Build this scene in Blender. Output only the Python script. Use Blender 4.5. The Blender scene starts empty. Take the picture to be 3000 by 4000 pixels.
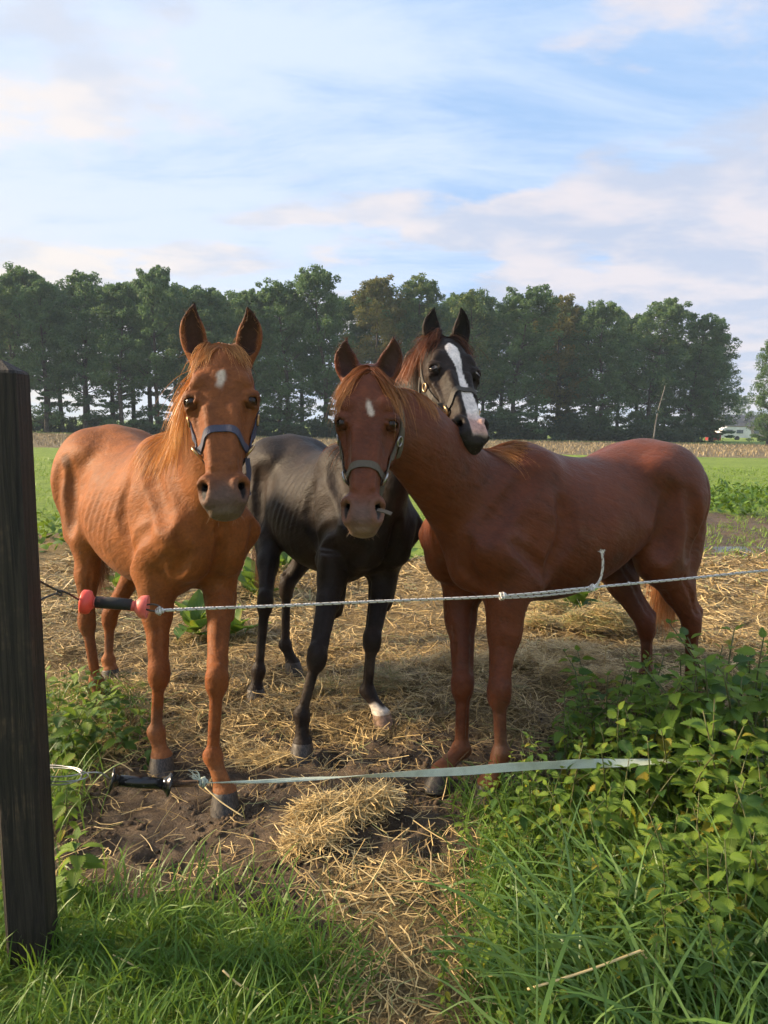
import bpy, bmesh, math, random, os
import numpy as np
from math import radians, sin, cos, pi
from mathutils import Vector, Matrix
rng = np.random.default_rng(7)
random.seed(7)
scene = bpy.context.scene
COL = scene.collection

# ---------------------------------------------------------------- camera
FPX, CX, CY = 2667.0, 1500.0, 2000.0          # focal length in photo pixels, principal point
PITCH, ROLL, CAMH = radians(7.37), radians(1.0), 1.5
fwd = np.array([0, cos(PITCH), -sin(PITCH)])
r0 = np.array([1.0, 0, 0]); u0 = np.array([0, sin(PITCH), cos(PITCH)])
cright = r0*cos(ROLL) + u0*sin(ROLL); cup = u0*cos(ROLL) - r0*sin(ROLL)
cam_d = bpy.data.cameras.new("camera"); cam = bpy.data.objects.new("camera", cam_d); COL.objects.link(cam)
cam_d.sensor_fit = 'VERTICAL'; cam_d.sensor_height = 36.0; cam_d.lens = 36.0*FPX/4000.0
cam_d.clip_start = 0.05; cam_d.clip_end = 3000
cam.matrix_world = Matrix(((cright[0], cup[0], -fwd[0], 0), (cright[1], cup[1], -fwd[1], 0),
                           (cright[2], cup[2], -fwd[2], CAMH), (0, 0, 0, 1)))
scene.camera = cam

# ---------------------------------------------------------------- light
SUN_AZ, SUN_EL = -83.0, 23.0      # degrees from the view direction (+Y), negative = left; elevation
sun_dir = np.array([sin(radians(SUN_AZ))*cos(radians(SUN_EL)), cos(radians(SUN_AZ))*cos(radians(SUN_EL)), sin(radians(SUN_EL))])
sd = bpy.data.lights.new("sun", 'SUN'); so = bpy.data.objects.new("sun", sd); COL.objects.link(so)
sd.energy = 5.0; sd.angle = radians(8.0); sd.color = (1.0, 0.78, 0.52)
so.rotation_euler = Vector(-sun_dir).to_track_quat('-Z', 'Y').to_euler()
so.location = (-10, 2, 8)
scene.view_settings.view_transform = 'Standard'; scene.view_settings.look = 'None'
scene.view_settings.exposure = 1.1; scene.view_settings.gamma = 1.0; scene.view_settings.use_curve_mapping = False
scene.cycles.use_denoising = True
scene.cycles.max_bounces = 4; scene.cycles.diffuse_bounces = 2; scene.cycles.glossy_bounces = 2; scene.cycles.transmission_bounces = 3; scene.cycles.transparent_max_bounces = 6
scene.cycles.adaptive_threshold = 0.03

# ---------------------------------------------------------------- node helpers
class NT:
    def __init__(s, tree): s.t = tree
    def n(s, typ, **kw):
        nd = s.t.nodes.new(typ)
        for k, v in kw.items():
            if k.startswith('i_'):
                key = k[2:]; key = int(key) if key.isdigit() else key
                nd.inputs[key].default_value = v
            else: setattr(nd, k, v)
        return nd
    def l(s, a, b): s.t.links.new(a, b)
    def sock(s, v, inp):
        if hasattr(v, 'is_output'): s.l(v, inp)
        else: inp.default_value = v
    def math(s, op, a, b=0.0, c=0.0, clamp=False):
        nd = s.n('ShaderNodeMath', operation=op); nd.use_clamp = clamp
        for i, v in enumerate((a, b, c)): s.sock(v, nd.inputs[i])
        return nd.outputs[0]
    def vmath(s, op, a, b=(0, 0, 0)):
        nd = s.n('ShaderNodeVectorMath', operation=op)
        s.sock(a, nd.inputs[0]); s.sock(b, nd.inputs[1])
        return nd.outputs[0]
    def noise(s, vec, scale, detail=3, rough=0.55, dist=0.0, out=0):
        nd = s.n('ShaderNodeTexNoise'); s.l(vec, nd.inputs['Vector'])
        nd.inputs['Scale'].default_value = scale; nd.inputs['Detail'].default_value = detail
        nd.inputs['Roughness'].default_value = rough; nd.inputs['Distortion'].default_value = dist
        return nd.outputs[out]
    def ramp(s, fac, stops, interp='LINEAR'):
        nd = s.n('ShaderNodeValToRGB'); s.sock(fac, nd.inputs[0]); r = nd.color_ramp; r.interpolation = interp
        while len(r.elements) < len(stops): r.elements.new(0.5)
        for e, (p, c) in zip(r.elements, stops):
            e.position = p; e.color = (c, c, c, 1) if isinstance(c, (int, float)) else (*c[:3], 1)
        return nd.outputs[0]
    def mix(s, fac, a, b, mode='MIX'):
        nd = s.n('ShaderNodeMix', data_type='RGBA', blend_type=mode)
        s.sock(fac, nd.inputs[0])
        for v, i in ((a, 6), (b, 7)):
            if isinstance(v, tuple): v = (*v[:3], 1)
            s.sock(v, nd.inputs[i])
        return nd.outputs[2]
    def smooth(s, x, lo, hi):
        nd = s.n('ShaderNodeMapRange', interpolation_type='SMOOTHSTEP')
        s.sock(x, nd.inputs[0]); nd.inputs[1].default_value = lo; nd.inputs[2].default_value = hi
        return nd.outputs[0]

# ---------------------------------------------------------------- sky
world = bpy.data.worlds.new("World"); scene.world = world; world.use_nodes = True
world.cycles.sampling_method = 'MANUAL'; world.cycles.sample_map_resolution = 256
wt = world.node_tree; wt.nodes.clear(); W = NT(wt)
sky = W.n('ShaderNodeTexSky', sky_type='NISHITA'); sky.sun_disc = False
sky.sun_elevation = radians(SUN_EL); sky.sun_rotation = radians(SUN_AZ)
sky.altitude = 0; sky.air_density = 1.0; sky.dust_density = 1.2; sky.ozone_density = 1.5
tc = W.n('ShaderNodeTexCoord').outputs['Generated']
sep = W.n('ShaderNodeSeparateXYZ'); W.l(tc, sep.inputs[0])
zp = W.math('ADD', W.math('MAXIMUM', sep.outputs[2], 0.0), 0.16)
comb = W.n('ShaderNodeCombineXYZ')
W.l(W.math('DIVIDE', sep.outputs[0], zp), comb.inputs[0]); W.l(W.math('DIVIDE', sep.outputs[1], zp), comb.inputs[1])
plane = comb.outputs[0]                                   # the cloud deck seen in perspective
sundot = W.math('ADD', W.math('MULTIPLY', sep.outputs[0], float(sun_dir[0])), W.math('MULTIPLY', sep.outputs[1], float(sun_dir[1])))   # how far towards the sun
# high thin streaked veil: denser towards the sun
mp = W.n('ShaderNodeMapping'); W.l(plane, mp.inputs[0]); mp.inputs['Rotation'].default_value = (0, 0, radians(-58)); mp.inputs['Scale'].default_value = (0.9, 2.3, 1); mp.inputs['Location'].default_value = (0.7, 0.2, 0)
cir = W.noise(mp.outputs[0], 1.35, 8, 0.64, 0.35)
side = W.smooth(sep.outputs[0], 0.34, -0.25)
cirm = W.smooth(W.math('ADD', cir, W.math('MULTIPLY', side, 0.26)), 0.34, 0.80)
# broken grey-pink cumulus, thickening towards the horizon
mp2 = W.n('ShaderNodeMapping'); W.l(plane, mp2.inputs[0]); mp2.inputs['Scale'].default_value = (1.0, 1.25, 1); mp2.inputs['Location'].default_value = (3.1, 1.4, 0)
cum = W.noise(mp2.outputs[0], 1.35, 8, 0.56, 0.10)
low = W.smooth(sep.outputs[2], 0.46, 0.10)
right = W.smooth(sep.outputs[0], -0.10, 0.50)
cumv = W.math('ADD', cum, W.math('ADD', W.math('MULTIPLY', low, 0.15), W.math('MULTIPLY', right, 0.12)))
cumm = W.smooth(cumv, 0.575, 0.672)
shade = W.noise(W.vmath('ADD', mp2.outputs[0], (0.05, -0.12, 0.0)), 1.9, 5, 0.55, 0.2)
skyc = W.vmath('MULTIPLY', sky.outputs[0], (0.10, 0.10, 0.10))
warm = W.smooth(sundot, -0.2, 0.75)
blue = W.mix(0.85, skyc, (0.36, 0.56, 0.88))
veil = W.mix(warm, (0.62, 0.72, 0.90), (0.70, 0.77, 0.89))
c1 = W.mix(W.math('MULTIPLY', cirm, 0.90), blue, veil)
cumlit = W.mix(warm, (0.75, 0.69, 0.71), (0.84, 0.78, 0.74))
cumsh = W.mix(warm, (0.51, 0.56, 0.69), (0.63, 0.67, 0.76))
cumc = W.mix(W.smooth(shade, 0.40, 0.60), cumlit, cumsh)
c2 = W.mix(W.math('MULTIPLY', cumm, 0.86), c1, cumc)
glow = W.math('MULTIPLY', W.smooth(sep.outputs[2], 0.36, 0.05), W.smooth(sundot, 0.20, 0.95))
c3 = W.mix(W.math('MULTIPLY', glow, 0.70), c2, (1.0, 0.84, 0.62))
bg = W.n('ShaderNodeBackground'); W.l(c3, bg.inputs[0]); bg.inputs[1].default_value = 0.57
wo = W.n('ShaderNodeOutputWorld'); W.l(bg.outputs[0], wo.inputs[0])

# ---------------------------------------------------------------- general helpers
def P(px, py, Y):
    """world point on the sight line through a photo pixel at distance Y from the camera plane"""
    d = fwd + cright*((px-CX)/FPX) - cup*((py-CY)/FPX)
    return np.array([0, 0, CAMH]) + d*(Y/d[1])
def sstep(a, b, x):
    t = np.clip((np.asarray(x, float)-a)/(b-a), 0, 1); return t*t*(3-2*t)
def gz0(x, y):
    """smooth height of the paddock"""
    return 0.10*sstep(2.75, 3.6, y)*sstep(-0.4, 0.9, x)
def G(px, py):
    """ground point seen at a photo pixel"""
    Y = 3.0
    d = fwd + cright*((px-CX)/FPX) - cup*((py-CY)/FPX)
    for _ in range(40):
        p = np.array([0, 0, CAMH]) + d*(Y/d[1]); z = float(gz0(p[0], p[1]))
        Y += 0.5*((z-CAMH)/d[2]*d[1] - Y)
    return np.array([0, 0, CAMH]) + d*(Y/d[1])
def nrm(v): v = np.asarray(v, float); return v/np.linalg.norm(v)
def obj_from(name, verts, faces, mat=None, parent=None, smooth=False, attrs=None):
    me = bpy.data.meshes.new(name)
    verts = np.asarray(verts, np.float32)
    if isinstance(faces, np.ndarray) and faces.ndim == 2:
        n, k = faces.shape
        me.vertices.add(len(verts)); me.vertices.foreach_set('co', verts.ravel())
        me.loops.add(n*k); me.loops.foreach_set('vertex_index', faces.astype(np.int32).ravel())
        me.polygons.add(n); me.polygons.foreach_set('loop_start', np.arange(0, n*k, k, dtype=np.int32))
        me.polygons.foreach_set('loop_total', np.full(n, k, np.int32))
        me.update(calc_edges=True)
    else:
        me.from_pydata([tuple(v) for v in verts], [], [tuple(f) for f in faces]); me.update()
    if smooth: me.polygons.foreach_set('use_smooth', np.ones(len(me.polygons), bool))
    for an, arr in (attrs or {}).items():
        arr = np.asarray(arr, np.float32)
        if arr.ndim == 1:
            a = me.attributes.new(an, 'FLOAT', 'POINT'); a.data.foreach_set('value', arr)
        else:
            if arr.shape[1] == 3: arr = np.concatenate([arr, np.ones((len(arr), 1), np.float32)], 1)
            a = me.attributes.new(an, 'FLOAT_COLOR', 'POINT'); a.data.foreach_set('color', arr.ravel())
    o = bpy.data.objects.new(name, me); COL.objects.link(o)
    if mat: me.materials.append(mat)
    if parent: o.parent = parent
    return o
def empty(name, loc=(0, 0, 0)):
    o = bpy.data.objects.new(name, None); o.location = Vector(loc); o.empty_display_size = 0.1; COL.objects.link(o); return o
def under(o, parent):
    """parent without moving: meshes are made in world coordinates"""
    o.parent = parent; o.matrix_parent_inverse = Matrix.Translation(-Vector(parent.location)) if parent.parent is None and parent.type == 'EMPTY' else Matrix.Identity(4)
    return o
def tag(o, label=None, cat=None, group=None, kind=None):
    if label: o['label'] = label
    if cat: o['category'] = cat
    if group: o['group'] = group
    if kind: o['kind'] = kind
    return o
def new_mat(name):
    m = bpy.data.materials.new(name); m.use_nodes = True; m.node_tree.nodes.clear(); t = NT(m.node_tree)
    b = t.n('ShaderNodeBsdfPrincipled'); out = t.n('ShaderNodeOutputMaterial'); t.l(b.outputs[0], out.inputs[0])
    return m, t, b, out
def bump(t, b, h, strength=0.5, dist=0.01):
    nd = t.n('ShaderNodeBump'); nd.inputs['Strength'].default_value = strength; nd.inputs['Distance'].default_value = dist
    t.l(h, nd.inputs['Height']); t.l(nd.outputs[0], b.inputs['Normal']); return nd
def simple_mat(name, c1, c2, scale=20, rough=0.6, bs=0.3, bd=0.003, spec=0.4, metal=0.0):
    m, t, b, o = new_mat(name)
    v = t.n('ShaderNodeTexCoord').outputs['Object']; nz = t.noise(v, scale, 5, 0.6)
    t.l(t.mix(t.smooth(nz, 0.35, 0.65), c1, c2), b.inputs['Base Color'])
    b.inputs['Roughness'].default_value = rough; b.inputs['Metallic'].default_value = metal; b.inputs['Specular IOR Level'].default_value = spec
    bump(t, b, t.noise(v, scale*4, 4, 0.6), bs, bd)
    return m
def tube(path, rad, sides=8, closed=False, cap=True):
    """verts, quads of a tube along points; rad scalar or list"""
    path = np.asarray(path, float); n = len(path)
    rad = np.full(n, rad) if np.isscalar(rad) else np.asarray(rad, float)
    if closed: tan = np.roll(path, -1, 0)-np.roll(path, 1, 0)
    else: tan = np.gradient(path, axis=0)
    tan /= np.linalg.norm(tan, axis=1)[:, None]+1e-12
    ref = np.array([0, 0, 1.0]) if abs(tan[0][2]) < 0.9 else np.array([1.0, 0, 0])
    a = np.cross(tan[0], ref); a /= np.linalg.norm(a)
    vs = []
    for i in range(n):
        a = a - tan[i]*np.dot(a, tan[i]); a /= np.linalg.norm(a); b = np.cross(tan[i], a)
        th = np.arange(sides)*2*pi/sides
        vs.append(path[i] + rad[i]*(np.cos(th)[:, None]*a + np.sin(th)[:, None]*b))
    V = np.concatenate(vs); F = []
    m = n if closed else n-1
    for i in range(m):
        j = (i+1) % n
        for k in range(sides):
            l = (k+1) % sides
            F.append((i*sides+k, i*sides+l, j*sides+l, j*sides+k))
    if cap and not closed:
        F.append(tuple(range(sides))[::-1]); F.append(tuple((n-1)*sides+k for k in range(sides)))
    return V, F
def joinvf(parts):
    V, F, o = [], [], 0
    for v, f in parts:
        V.append(np.asarray(v)); F += [tuple(i+o for i in q) for q in f]; o += len(v)
    return np.concatenate(V), F
def catmull(pts, n):
    pts = np.asarray(pts, float); m = len(pts); out = []
    for i in range(m-1):
        p0, p1, p2, p3 = pts[max(i-1, 0)], pts[i], pts[i+1], pts[min(i+2, m-1)]
        for t in np.linspace(0, 1, n, endpoint=False):
            out.append(0.5*((2*p1)+(-p0+p2)*t+(2*p0-5*p1+4*p2-p3)*t*t+(-p0+3*p1-3*p2+p3)*t**3))
    out.append(pts[-1]); return np.array(out)
# ================================================================ ground
def lat2(x, y, seed):
    xi, yi = np.floor(x).astype(np.int64), np.floor(y).astype(np.int64); fx, fy = x-xi, y-yi
    fx = fx*fx*(3-2*fx); fy = fy*fy*(3-2*fy)
    def h(a, b):
        n = (a*374761393+b*668265263+seed*974634757) & 0x7fffffff; n = ((n ^ (n >> 13))*1274126177) & 0x7fffffff
        return ((n ^ (n >> 16)) & 0xffff)/65535.0
    return (h(xi, yi)*(1-fx)+h(xi+1, yi)*fx)*(1-fy)+(h(xi, yi+1)*(1-fx)+h(xi+1, yi+1)*fx)*fy
def fbm(x, y, sc, oct=4, seed=1, rough=.5):
    x = np.asarray(x, float)*sc; y = np.asarray(y, float)*sc; a = 1.; s = 0.; t = 0.
    for o in range(oct): s = s+a*lat2(x+o*17.3, y-o*9.1, seed+o); t += a; x = x*2; y = y*2; a *= rough
    return s/t
def zones(x, y):
    """cover of the ground at a point: hay, grass, stubble (the rest is bare soil)"""
    n = fbm(x, y, 1.1, 4, 3)-.5; n2 = fbm(x, y, .35, 3, 8)-.5
    # loose hay where the horses are fed
    hay = sstep(2.70, 3.45, y+n*1.5-.12*sstep(.0, 1.2, x))*sstep(7.6, 6.7, y+n2*2.0+.3*x*(x < 0))
    hay = np.maximum(hay, sstep(.30, .08, np.abs(x-.02+(y-1.9)*.12)+n*.5)*sstep(2.30, 1.95, y+n*.6)*.85)          # trail of hay under the fence
    hay *= sstep(-3.6, -2.6, x+n2+(y-4)*.5)
    grass = sstep(2.30, 2.02, y+n*.75+.42*sstep(-.9, .1, x))*sstep(.02, -.20, x+n*.45)               # verge at the left
    grass = np.maximum(grass, sstep(.10, .36, x+n*.4-.05*(y-1.5))*sstep(2.75, 2.45, y-.1*x+n*.4))          # verge at the right
    grass = np.maximum(grass, sstep(-1.0, -1.4, x+.2*n)*sstep(4.4, 3.4, y+n)*.8)
    past = sstep(6.7, 7.9, y+n2*2.2+n*.7+.3*x*(x < 0))
    soil = sstep(2.6, 3.6, x+n2*2.5-(y-8)*.03)*sstep(6.8, 7.6, y+n)*sstep(12.5, 10.8, y+n2*3+n*2)          # poached wet soil at the right
    past = past*(1-.92*soil)
    stub = sstep(33.5, 35.5, y+n*1.2)*sstep(69, 67, y); past = past*(1-sstep(33.5, 35.5, y+n*1.2)*sstep(69, 67, y))
    grass = np.maximum(grass, past)
    return np.clip(hay, 0, 1), np.clip(grass, 0, 1), np.clip(stub, 0, 1), np.clip(soil, 0, 1)
_hoofs = np.random.default_rng(4)
PRINTS = np.stack([_hoofs.uniform(-1.3, 1.6, 70), _hoofs.uniform(2.1, 3.6, 70), _hoofs.uniform(.05, .085, 70), _hoofs.uniform(.5, 1, 70)], 1)
def gz(x, y):
    x = np.asarray(x, float); y = np.asarray(y, float)
    near = sstep(30, 10, y)*sstep(.2, 1., y)
    hay, grass, stub, soil = zones(x, y)
    z = gz0(x, y)+near*((fbm(x, y, .8, 3, 21)-.5)*.05+(fbm(x, y, 5.5, 4, 31, .6)-.5)*.075*(1-.55*grass)*(1-.4*hay)+(fbm(x, y, 20, 3, 41, .65)-.5)*.036*(1-.6*grass)*(1-.3*hay))
    z = z+hay*near*(.015+.085*np.clip(fbm(x, y, 2.1, 4, 51, .6)-.46, 0, 1)*2)*sstep(2.4, 3.2, y)
    if x.ndim and x.size > 1000 and near.max() > 0:
        m = (y > 1.9) & (y < 3.8) & (np.abs(x) < 1.9)
        if m.any():
            xs, ys = x[m], y[m]; dz = np.zeros(len(xs))
            for px, py, r, dpt in PRINTS:
                q = np.hypot(xs-px, ys-py)/r; dz += np.where(q < 1.8, -.026*dpt*sstep(1.0, .55, q)+.010*dpt*np.exp(-((q-1.2)/.25)**2), 0)
            z = z.copy(); z[m] += dz
    # the fence posts and the feet of the horses stand on firm level spots
    return z
def axis(lo, hi, step, far_lo, far_hi, g):
    a = list(np.arange(lo, hi, step)); s = step; v = a[-1]
    while v < far_hi: s *= g; v += s; a.append(v)
    s = step; v = a[0]; b = []
    while v > far_lo: s *= g; v -= s; b.append(v)
    return np.array(b[::-1]+a)
gx = axis(-2.6, 3.2, .026, -700, 700, 1.09); gy = axis(1.2, 5.6, .026, -30, 1600, 1.075)
XX, YY = np.meshgrid(gx, gy); ZZ = gz(XX, YY)
nx, ny = len(gx), len(gy); ii = (np.arange(ny-1)[:, None]*nx+np.arange(nx-1)[None]).ravel()
hz, gr, st, sl = zones(XX, YY)
m_ground, t, b, o = new_mat('paddock ground')
v = t.n('ShaderNodeTexCoord').outputs['Object']
zn = t.n('ShaderNodeAttribute', attribute_name='zone'); zs = t.n('ShaderNodeSeparateColor'); t.l(zn.outputs['Color'], zs.inputs[0])
fine = t.noise(v, 60, 6, .7); med = t.noise(v, 9, 5, .6); big = t.noise(v, .8, 4, .6)
mp = t.n('ShaderNodeMapping'); t.l(v, mp.inputs[0]); mp.inputs['Scale'].default_value = (1, 1, .2)
str1 = t.noise(mp.outputs[0], 45, 4, .75, 2.5)
soilc = t.mix(t.smooth(med, .3, .7), (.045, .031, .020), (.112, .077, .049)); soilc = t.mix(t.smooth(fine, .45, .75), soilc, (.155, .110, .070))
soilc = t.mix(t.smooth(t.noise(v, 1.7, 7, .72), .42, .60), soilc, (.150, .105, .066)); soilc = t.mix(t.math('MULTIPLY', t.smooth(t.noise(v, 3.1, 6, .7), .56, .64), .8), soilc, (.030, .022, .015)); hayc = t.ramp(str1, [(.30, (.045, .031, .017)), (.50, (.20, .14, .060)), (.64, (.44, .32, .14)), (.80, (.33, .26, .11))])
med2 = t.noise(v, 2.6, 6, .68); g1 = t.mix(t.smooth(big, .35, .65), (.150, .225, .030), (.215, .290, .046)); g1 = t.mix(t.math('MULTIPLY', t.smooth(med2, .48, .66), .7), g1, (.070, .125, .022)); g1 = t.mix(t.math('MULTIPLY', t.smooth(med, .42, .70), .6), g1, (.085, .150, .024)); g1 = t.mix(t.smooth(fine, .45, .75), g1, (.23, .33, .07))
stubc = t.mix(t.smooth(t.noise(v, 3, 5, .7), .35, .65), (.075, .055, .03), (.23, .18, .095))
edge = lambda s_, lo=.40, hi=.60: t.smooth(t.math('ADD', s_, t.math('MULTIPLY', t.math('SUBTRACT', med, .5), .7)), lo, hi)
c = t.mix(edge(zs.outputs[0]), soilc, hayc); c = t.mix(edge(zs.outputs[1]), c, g1); c = t.mix(edge(zs.outputs[2]), c, stubc)
t.l(c, b.inputs['Base Color'])
wet = t.math('MULTIPLY', t.math('SUBTRACT', 1.0, t.math('MAXIMUM', zs.outputs[0], zs.outputs[1])), t.smooth(med, .62, .40))
t.l(t.math('SUBTRACT', .92, t.math('MULTIPLY', wet, .38)), b.inputs['Roughness']); b.inputs['Specular IOR Level'].default_value = .3
bump(t, b, t.math('ADD', t.math('ADD', t.math('MULTIPLY', fine, .7), str1), t.math('MULTIPLY', med, 3.0)), .9, .022)
ground = obj_from('ground', np.stack([XX.ravel(), YY.ravel(), ZZ.ravel()], 1), np.stack([ii, ii+1, ii+nx+1, ii+nx], 1), m_ground, None, True, {'zone': np.stack([hz.ravel(), gr.ravel(), st.ravel()], 1)})
tag(ground, kind='structure')

# shallow puddle on the poached soil at the right
m_pud, t, b, o = new_mat('puddle water'); b.inputs['Base Color'].default_value = (.035, .032, .028, 1); b.inputs['Roughness'].default_value = .22; b.inputs['Specular IOR Level'].default_value = .5
bump(t, b, t.noise(t.n('ShaderNodeTexCoord').outputs['Object'], 9, 3, .5), .08, .01)
th = np.linspace(0, 2*pi, 60, endpoint=False); pr = 1+.35*np.sin(th*2+.6)+.22*np.sin(th*5+2)+.12*np.sin(th*9)
pz = float(gz(np.array([3.6]), np.array([7.5]))[0])
pv = [(3.80+.8*a*cos(q), 7.75+.30*a*sin(q), .112) for q, a in zip(th, pr)]
pud = obj_from('puddle', pv, [tuple(range(60))], m_pud); tag(pud, kind='structure')
# ================================================================ horses: a signed-distance sculpt turned into one body mesh
import openvdb
VOX = float(os.environ.get('HVOX', 0.0062))
class Field:
    def __init__(s, lo, hi, h=VOX):
        s.lo = np.asarray(lo, float); s.h = h; s.n = np.ceil((np.asarray(hi)-s.lo)/h).astype(int)+1
        s.a = np.full(s.n, 0.06, np.float32)
    def box(s, lo, hi):
        i0 = np.clip(np.floor((lo-s.lo)/s.h).astype(int), 0, s.n-1); i1 = np.clip(np.ceil((hi-s.lo)/s.h).astype(int)+1, 1, s.n)
        sl = tuple(slice(a, b) for a, b in zip(i0, i1))
        ax = [((np.arange(a, b)*s.h)+o).astype(np.float32) for a, b, o in zip(i0, i1, s.lo)]
        return sl, ax[0][:, None, None], ax[1][None, :, None], ax[2][None, None, :]
    def put(s, lo, hi, fn, k, op='add'):
        sl, X, Y, Z = s.box(np.asarray(lo), np.asarray(hi))
        d = fn(X, Y, Z).astype(np.float32); c = s.a[sl]
        if op == 'add':
            if k > 0:
                h = np.maximum(k-np.abs(c-d), 0)/k; r = np.minimum(c, d)-h*h*k*0.25
            else: r = np.minimum(c, d)
        elif op == 'sub':
            h = np.maximum(k-np.abs(c+d), 0)/k if k > 0 else 0; r = np.maximum(c, -d)+h*h*k*0.25
        s.a[sl] = r
    # tapered rod; flat=(direction, factor): factor > 1 makes it thinner along the direction
    def cone(s, a, b, ra, rb, k=0.03, op='add', flat=None):
        a = np.asarray(a, float); b = np.asarray(b, float); R = max(ra, rb)+max(k, 0.02)+0.02
        lo = np.minimum(a, b)-R; hi = np.maximum(a, b)+R
        ab = b-a
        if flat is None:
            L2 = float(ab@ab)+1e-12
            def fn(X, Y, Z):
                x, y, z = X-a[0], Y-a[1], Z-a[2]
                t = np.clip((x*ab[0]+y*ab[1]+z*ab[2])/L2, 0, 1)
                return np.sqrt((x-t*ab[0])**2+(y-t*ab[1])**2+(z-t*ab[2])**2)-(ra+(rb-ra)*t)
        else:
            fd, ff = nrm(flat[0]), flat[1]; S = np.eye(3)+(ff-1)*np.outer(fd, fd); B = S@ab; L2 = float(B@B)+1e-12
            def fn(X, Y, Z):
                x, y, z = X-a[0], Y-a[1], Z-a[2]
                q = (x*fd[0]+y*fd[1]+z*fd[2])*(ff-1)
                x, y, z = x+q*fd[0], y+q*fd[1], z+q*fd[2]
                t = np.clip((x*B[0]+y*B[1]+z*B[2])/L2, 0, 1)
                return (np.sqrt((x-t*B[0])**2+(y-t*B[1])**2+(z-t*B[2])**2)-(ra+(rb-ra)*t))/(ff if ff > 1 else 1)
        s.put(lo, hi, fn, k, op)
    def ell(s, c, axes, r, k=0.03, op='add'):
        c = np.asarray(c, float); A = np.array([nrm(v) for v in axes]); r = np.asarray(r, float)
        ext = np.sqrt(((A*r[:, None])**2).sum(0))+max(k, .02)+0.02
        def fn(X, Y, Z):
            x, y, z = X-c[0], Y-c[1], Z-c[2]
            k0 = 0; k1 = 0
            for v, rr in zip(A, r):
                q = (x*v[0]+y*v[1]+z*v[2])/rr; k0 = k0+q*q; k1 = k1+(q/rr)**2
            k0 = np.sqrt(k0)
            return k0*(k0-1)/(np.sqrt(k1)+1e-9)
        s.put(c-ext, c+ext, fn, k, op)
    def ball(s, c, r, k=0.03, op='add'): s.cone(c, np.asarray(c)+1e-4, r, r, k, op)
    def chain(s, pts, radii, side, k=0.03, sub=5, op='add'):
        """elliptic loft along a curve; radii rows = (half width along 'side', half thickness across)"""
        rows = catmull(np.concatenate([np.asarray(pts, float), np.asarray(radii, float)], 1), sub)
        p, rr = rows[:, :3], rows[:, 3:]; side = nrm(side); R = rr.max()+k+0.02
        def fn(X, Y, Z):
            best = None
            for i in range(len(p)-1):
                ab = p[i+1]-p[i]; L2 = ab@ab+1e-12
                x, y, z = X-p[i][0], Y-p[i][1], Z-p[i][2]
                t = np.clip((x*ab[0]+y*ab[1]+z*ab[2])/L2, 0, 1)
                dx, dy, dz = x-t*ab[0], y-t*ab[1], z-t*ab[2]; d2 = dx*dx+dy*dy+dz*dz
                u = dx*side[0]+dy*side[1]+dz*side[2]
                v2 = np.maximum(d2-u*u, 0)
                rw = rr[i][0]+(rr[i+1][0]-rr[i][0])*t; rh = rr[i][1]+(rr[i+1][1]-rr[i][1])*t
                if best is None: best = [d2, u, v2, rw, rh]
                else:
                    m = d2 < best[0]; new = [d2, u, v2, rw, rh]
                    best = [np.where(m, nn, bb) for nn, bb in zip(new, best)]
            d2, u, v2, rw, rh = best
            k0 = np.sqrt((u/rw)**2+v2/(rh*rh)); k1 = np.sqrt((u/rw**2)**2+v2/rh**4)+1e-9
            return np.where(k0 < 1e-3, -np.minimum(rw, rh), k0*(k0-1)/k1)
        s.put(p.min(0)-R, p.max(0)+R, fn, k, op)
    def dist(s, p):
        g = np.clip((np.asarray(p)-s.lo)/s.h, 0, s.n-1.001); i = g.astype(int); t = (g-i); a = s.a
        r = 0
        for dx in (0, 1):
            for dy in (0, 1):
                for dz in (0, 1):
                    w = (t[..., 0] if dx else 1-t[..., 0])*(t[..., 1] if dy else 1-t[..., 1])*(t[..., 2] if dz else 1-t[..., 2])
                    r = r+w*a[i[..., 0]+dx, i[..., 1]+dy, i[..., 2]+dz]
        return r
    def grad(s, p, e=.008):
        g = np.stack([s.dist(p+np.eye(3)[k]*e)-s.dist(p-np.eye(3)[k]*e) for k in range(3)], -1)
        return g/(np.linalg.norm(g, axis=-1, keepdims=True)+1e-6)
    def cling(s, p, off=.003, it=12):
        p = np.array(p, float)
        for _ in range(it): p = p-s.grad(p)*np.clip(s.dist(p)-off, -.02, .02)[..., None]
        return p
    def groove(s, pts, r, depth, k=.02):
        p = s.cling(catmull(pts, 3), r-depth)
        for a, b in zip(p, p[1:]): s.cone(a, b, r, r, k, 'sub')
    def ridge(s, pts, r, height, k=.01):
        p = s.cling(catmull(pts, 4), height-r)
        for a, b in zip(p, p[1:]): s.cone(a, b, r, r, k)
    def mesh(s):
        g = openvdb.FloatGrid(0.06); g.copyFromArray(np.clip(s.a, -0.06, 0.06))
        p, q = g.convertToQuads(0.0)
        return p.astype(float)*s.h+s.lo, q[:, ::-1].copy()
def relax(V, Q, w, it=6):
    n = len(V); E = np.concatenate([Q[:, [0, 1]], Q[:, [1, 2]], Q[:, [2, 3]], Q[:, [3, 0]]])
    I = np.concatenate([E[:, 0], E[:, 1]]); K = np.concatenate([E[:, 1], E[:, 0]]); cnt = np.bincount(I, minlength=n)[:, None]+1e-9
    for i in range(it*2):
        A = np.stack([np.bincount(I, V[K, c], minlength=n) for c in range(3)], 1)/cnt
        V = V+(A-V)*(w*(0.55 if i % 2 == 0 else -0.50))[:, None]
    return V
def interp(xs, ys):
    """smooth (monotone-ish) curve through knots for arrays"""
    xs = np.asarray(xs, float); ys = np.asarray(ys, float)
    pts = catmull(np.stack([xs, ys], 1), 8)
    return lambda x: np.interp(x, pts[:, 0], pts[:, 1]).astype(np.float32)

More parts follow.
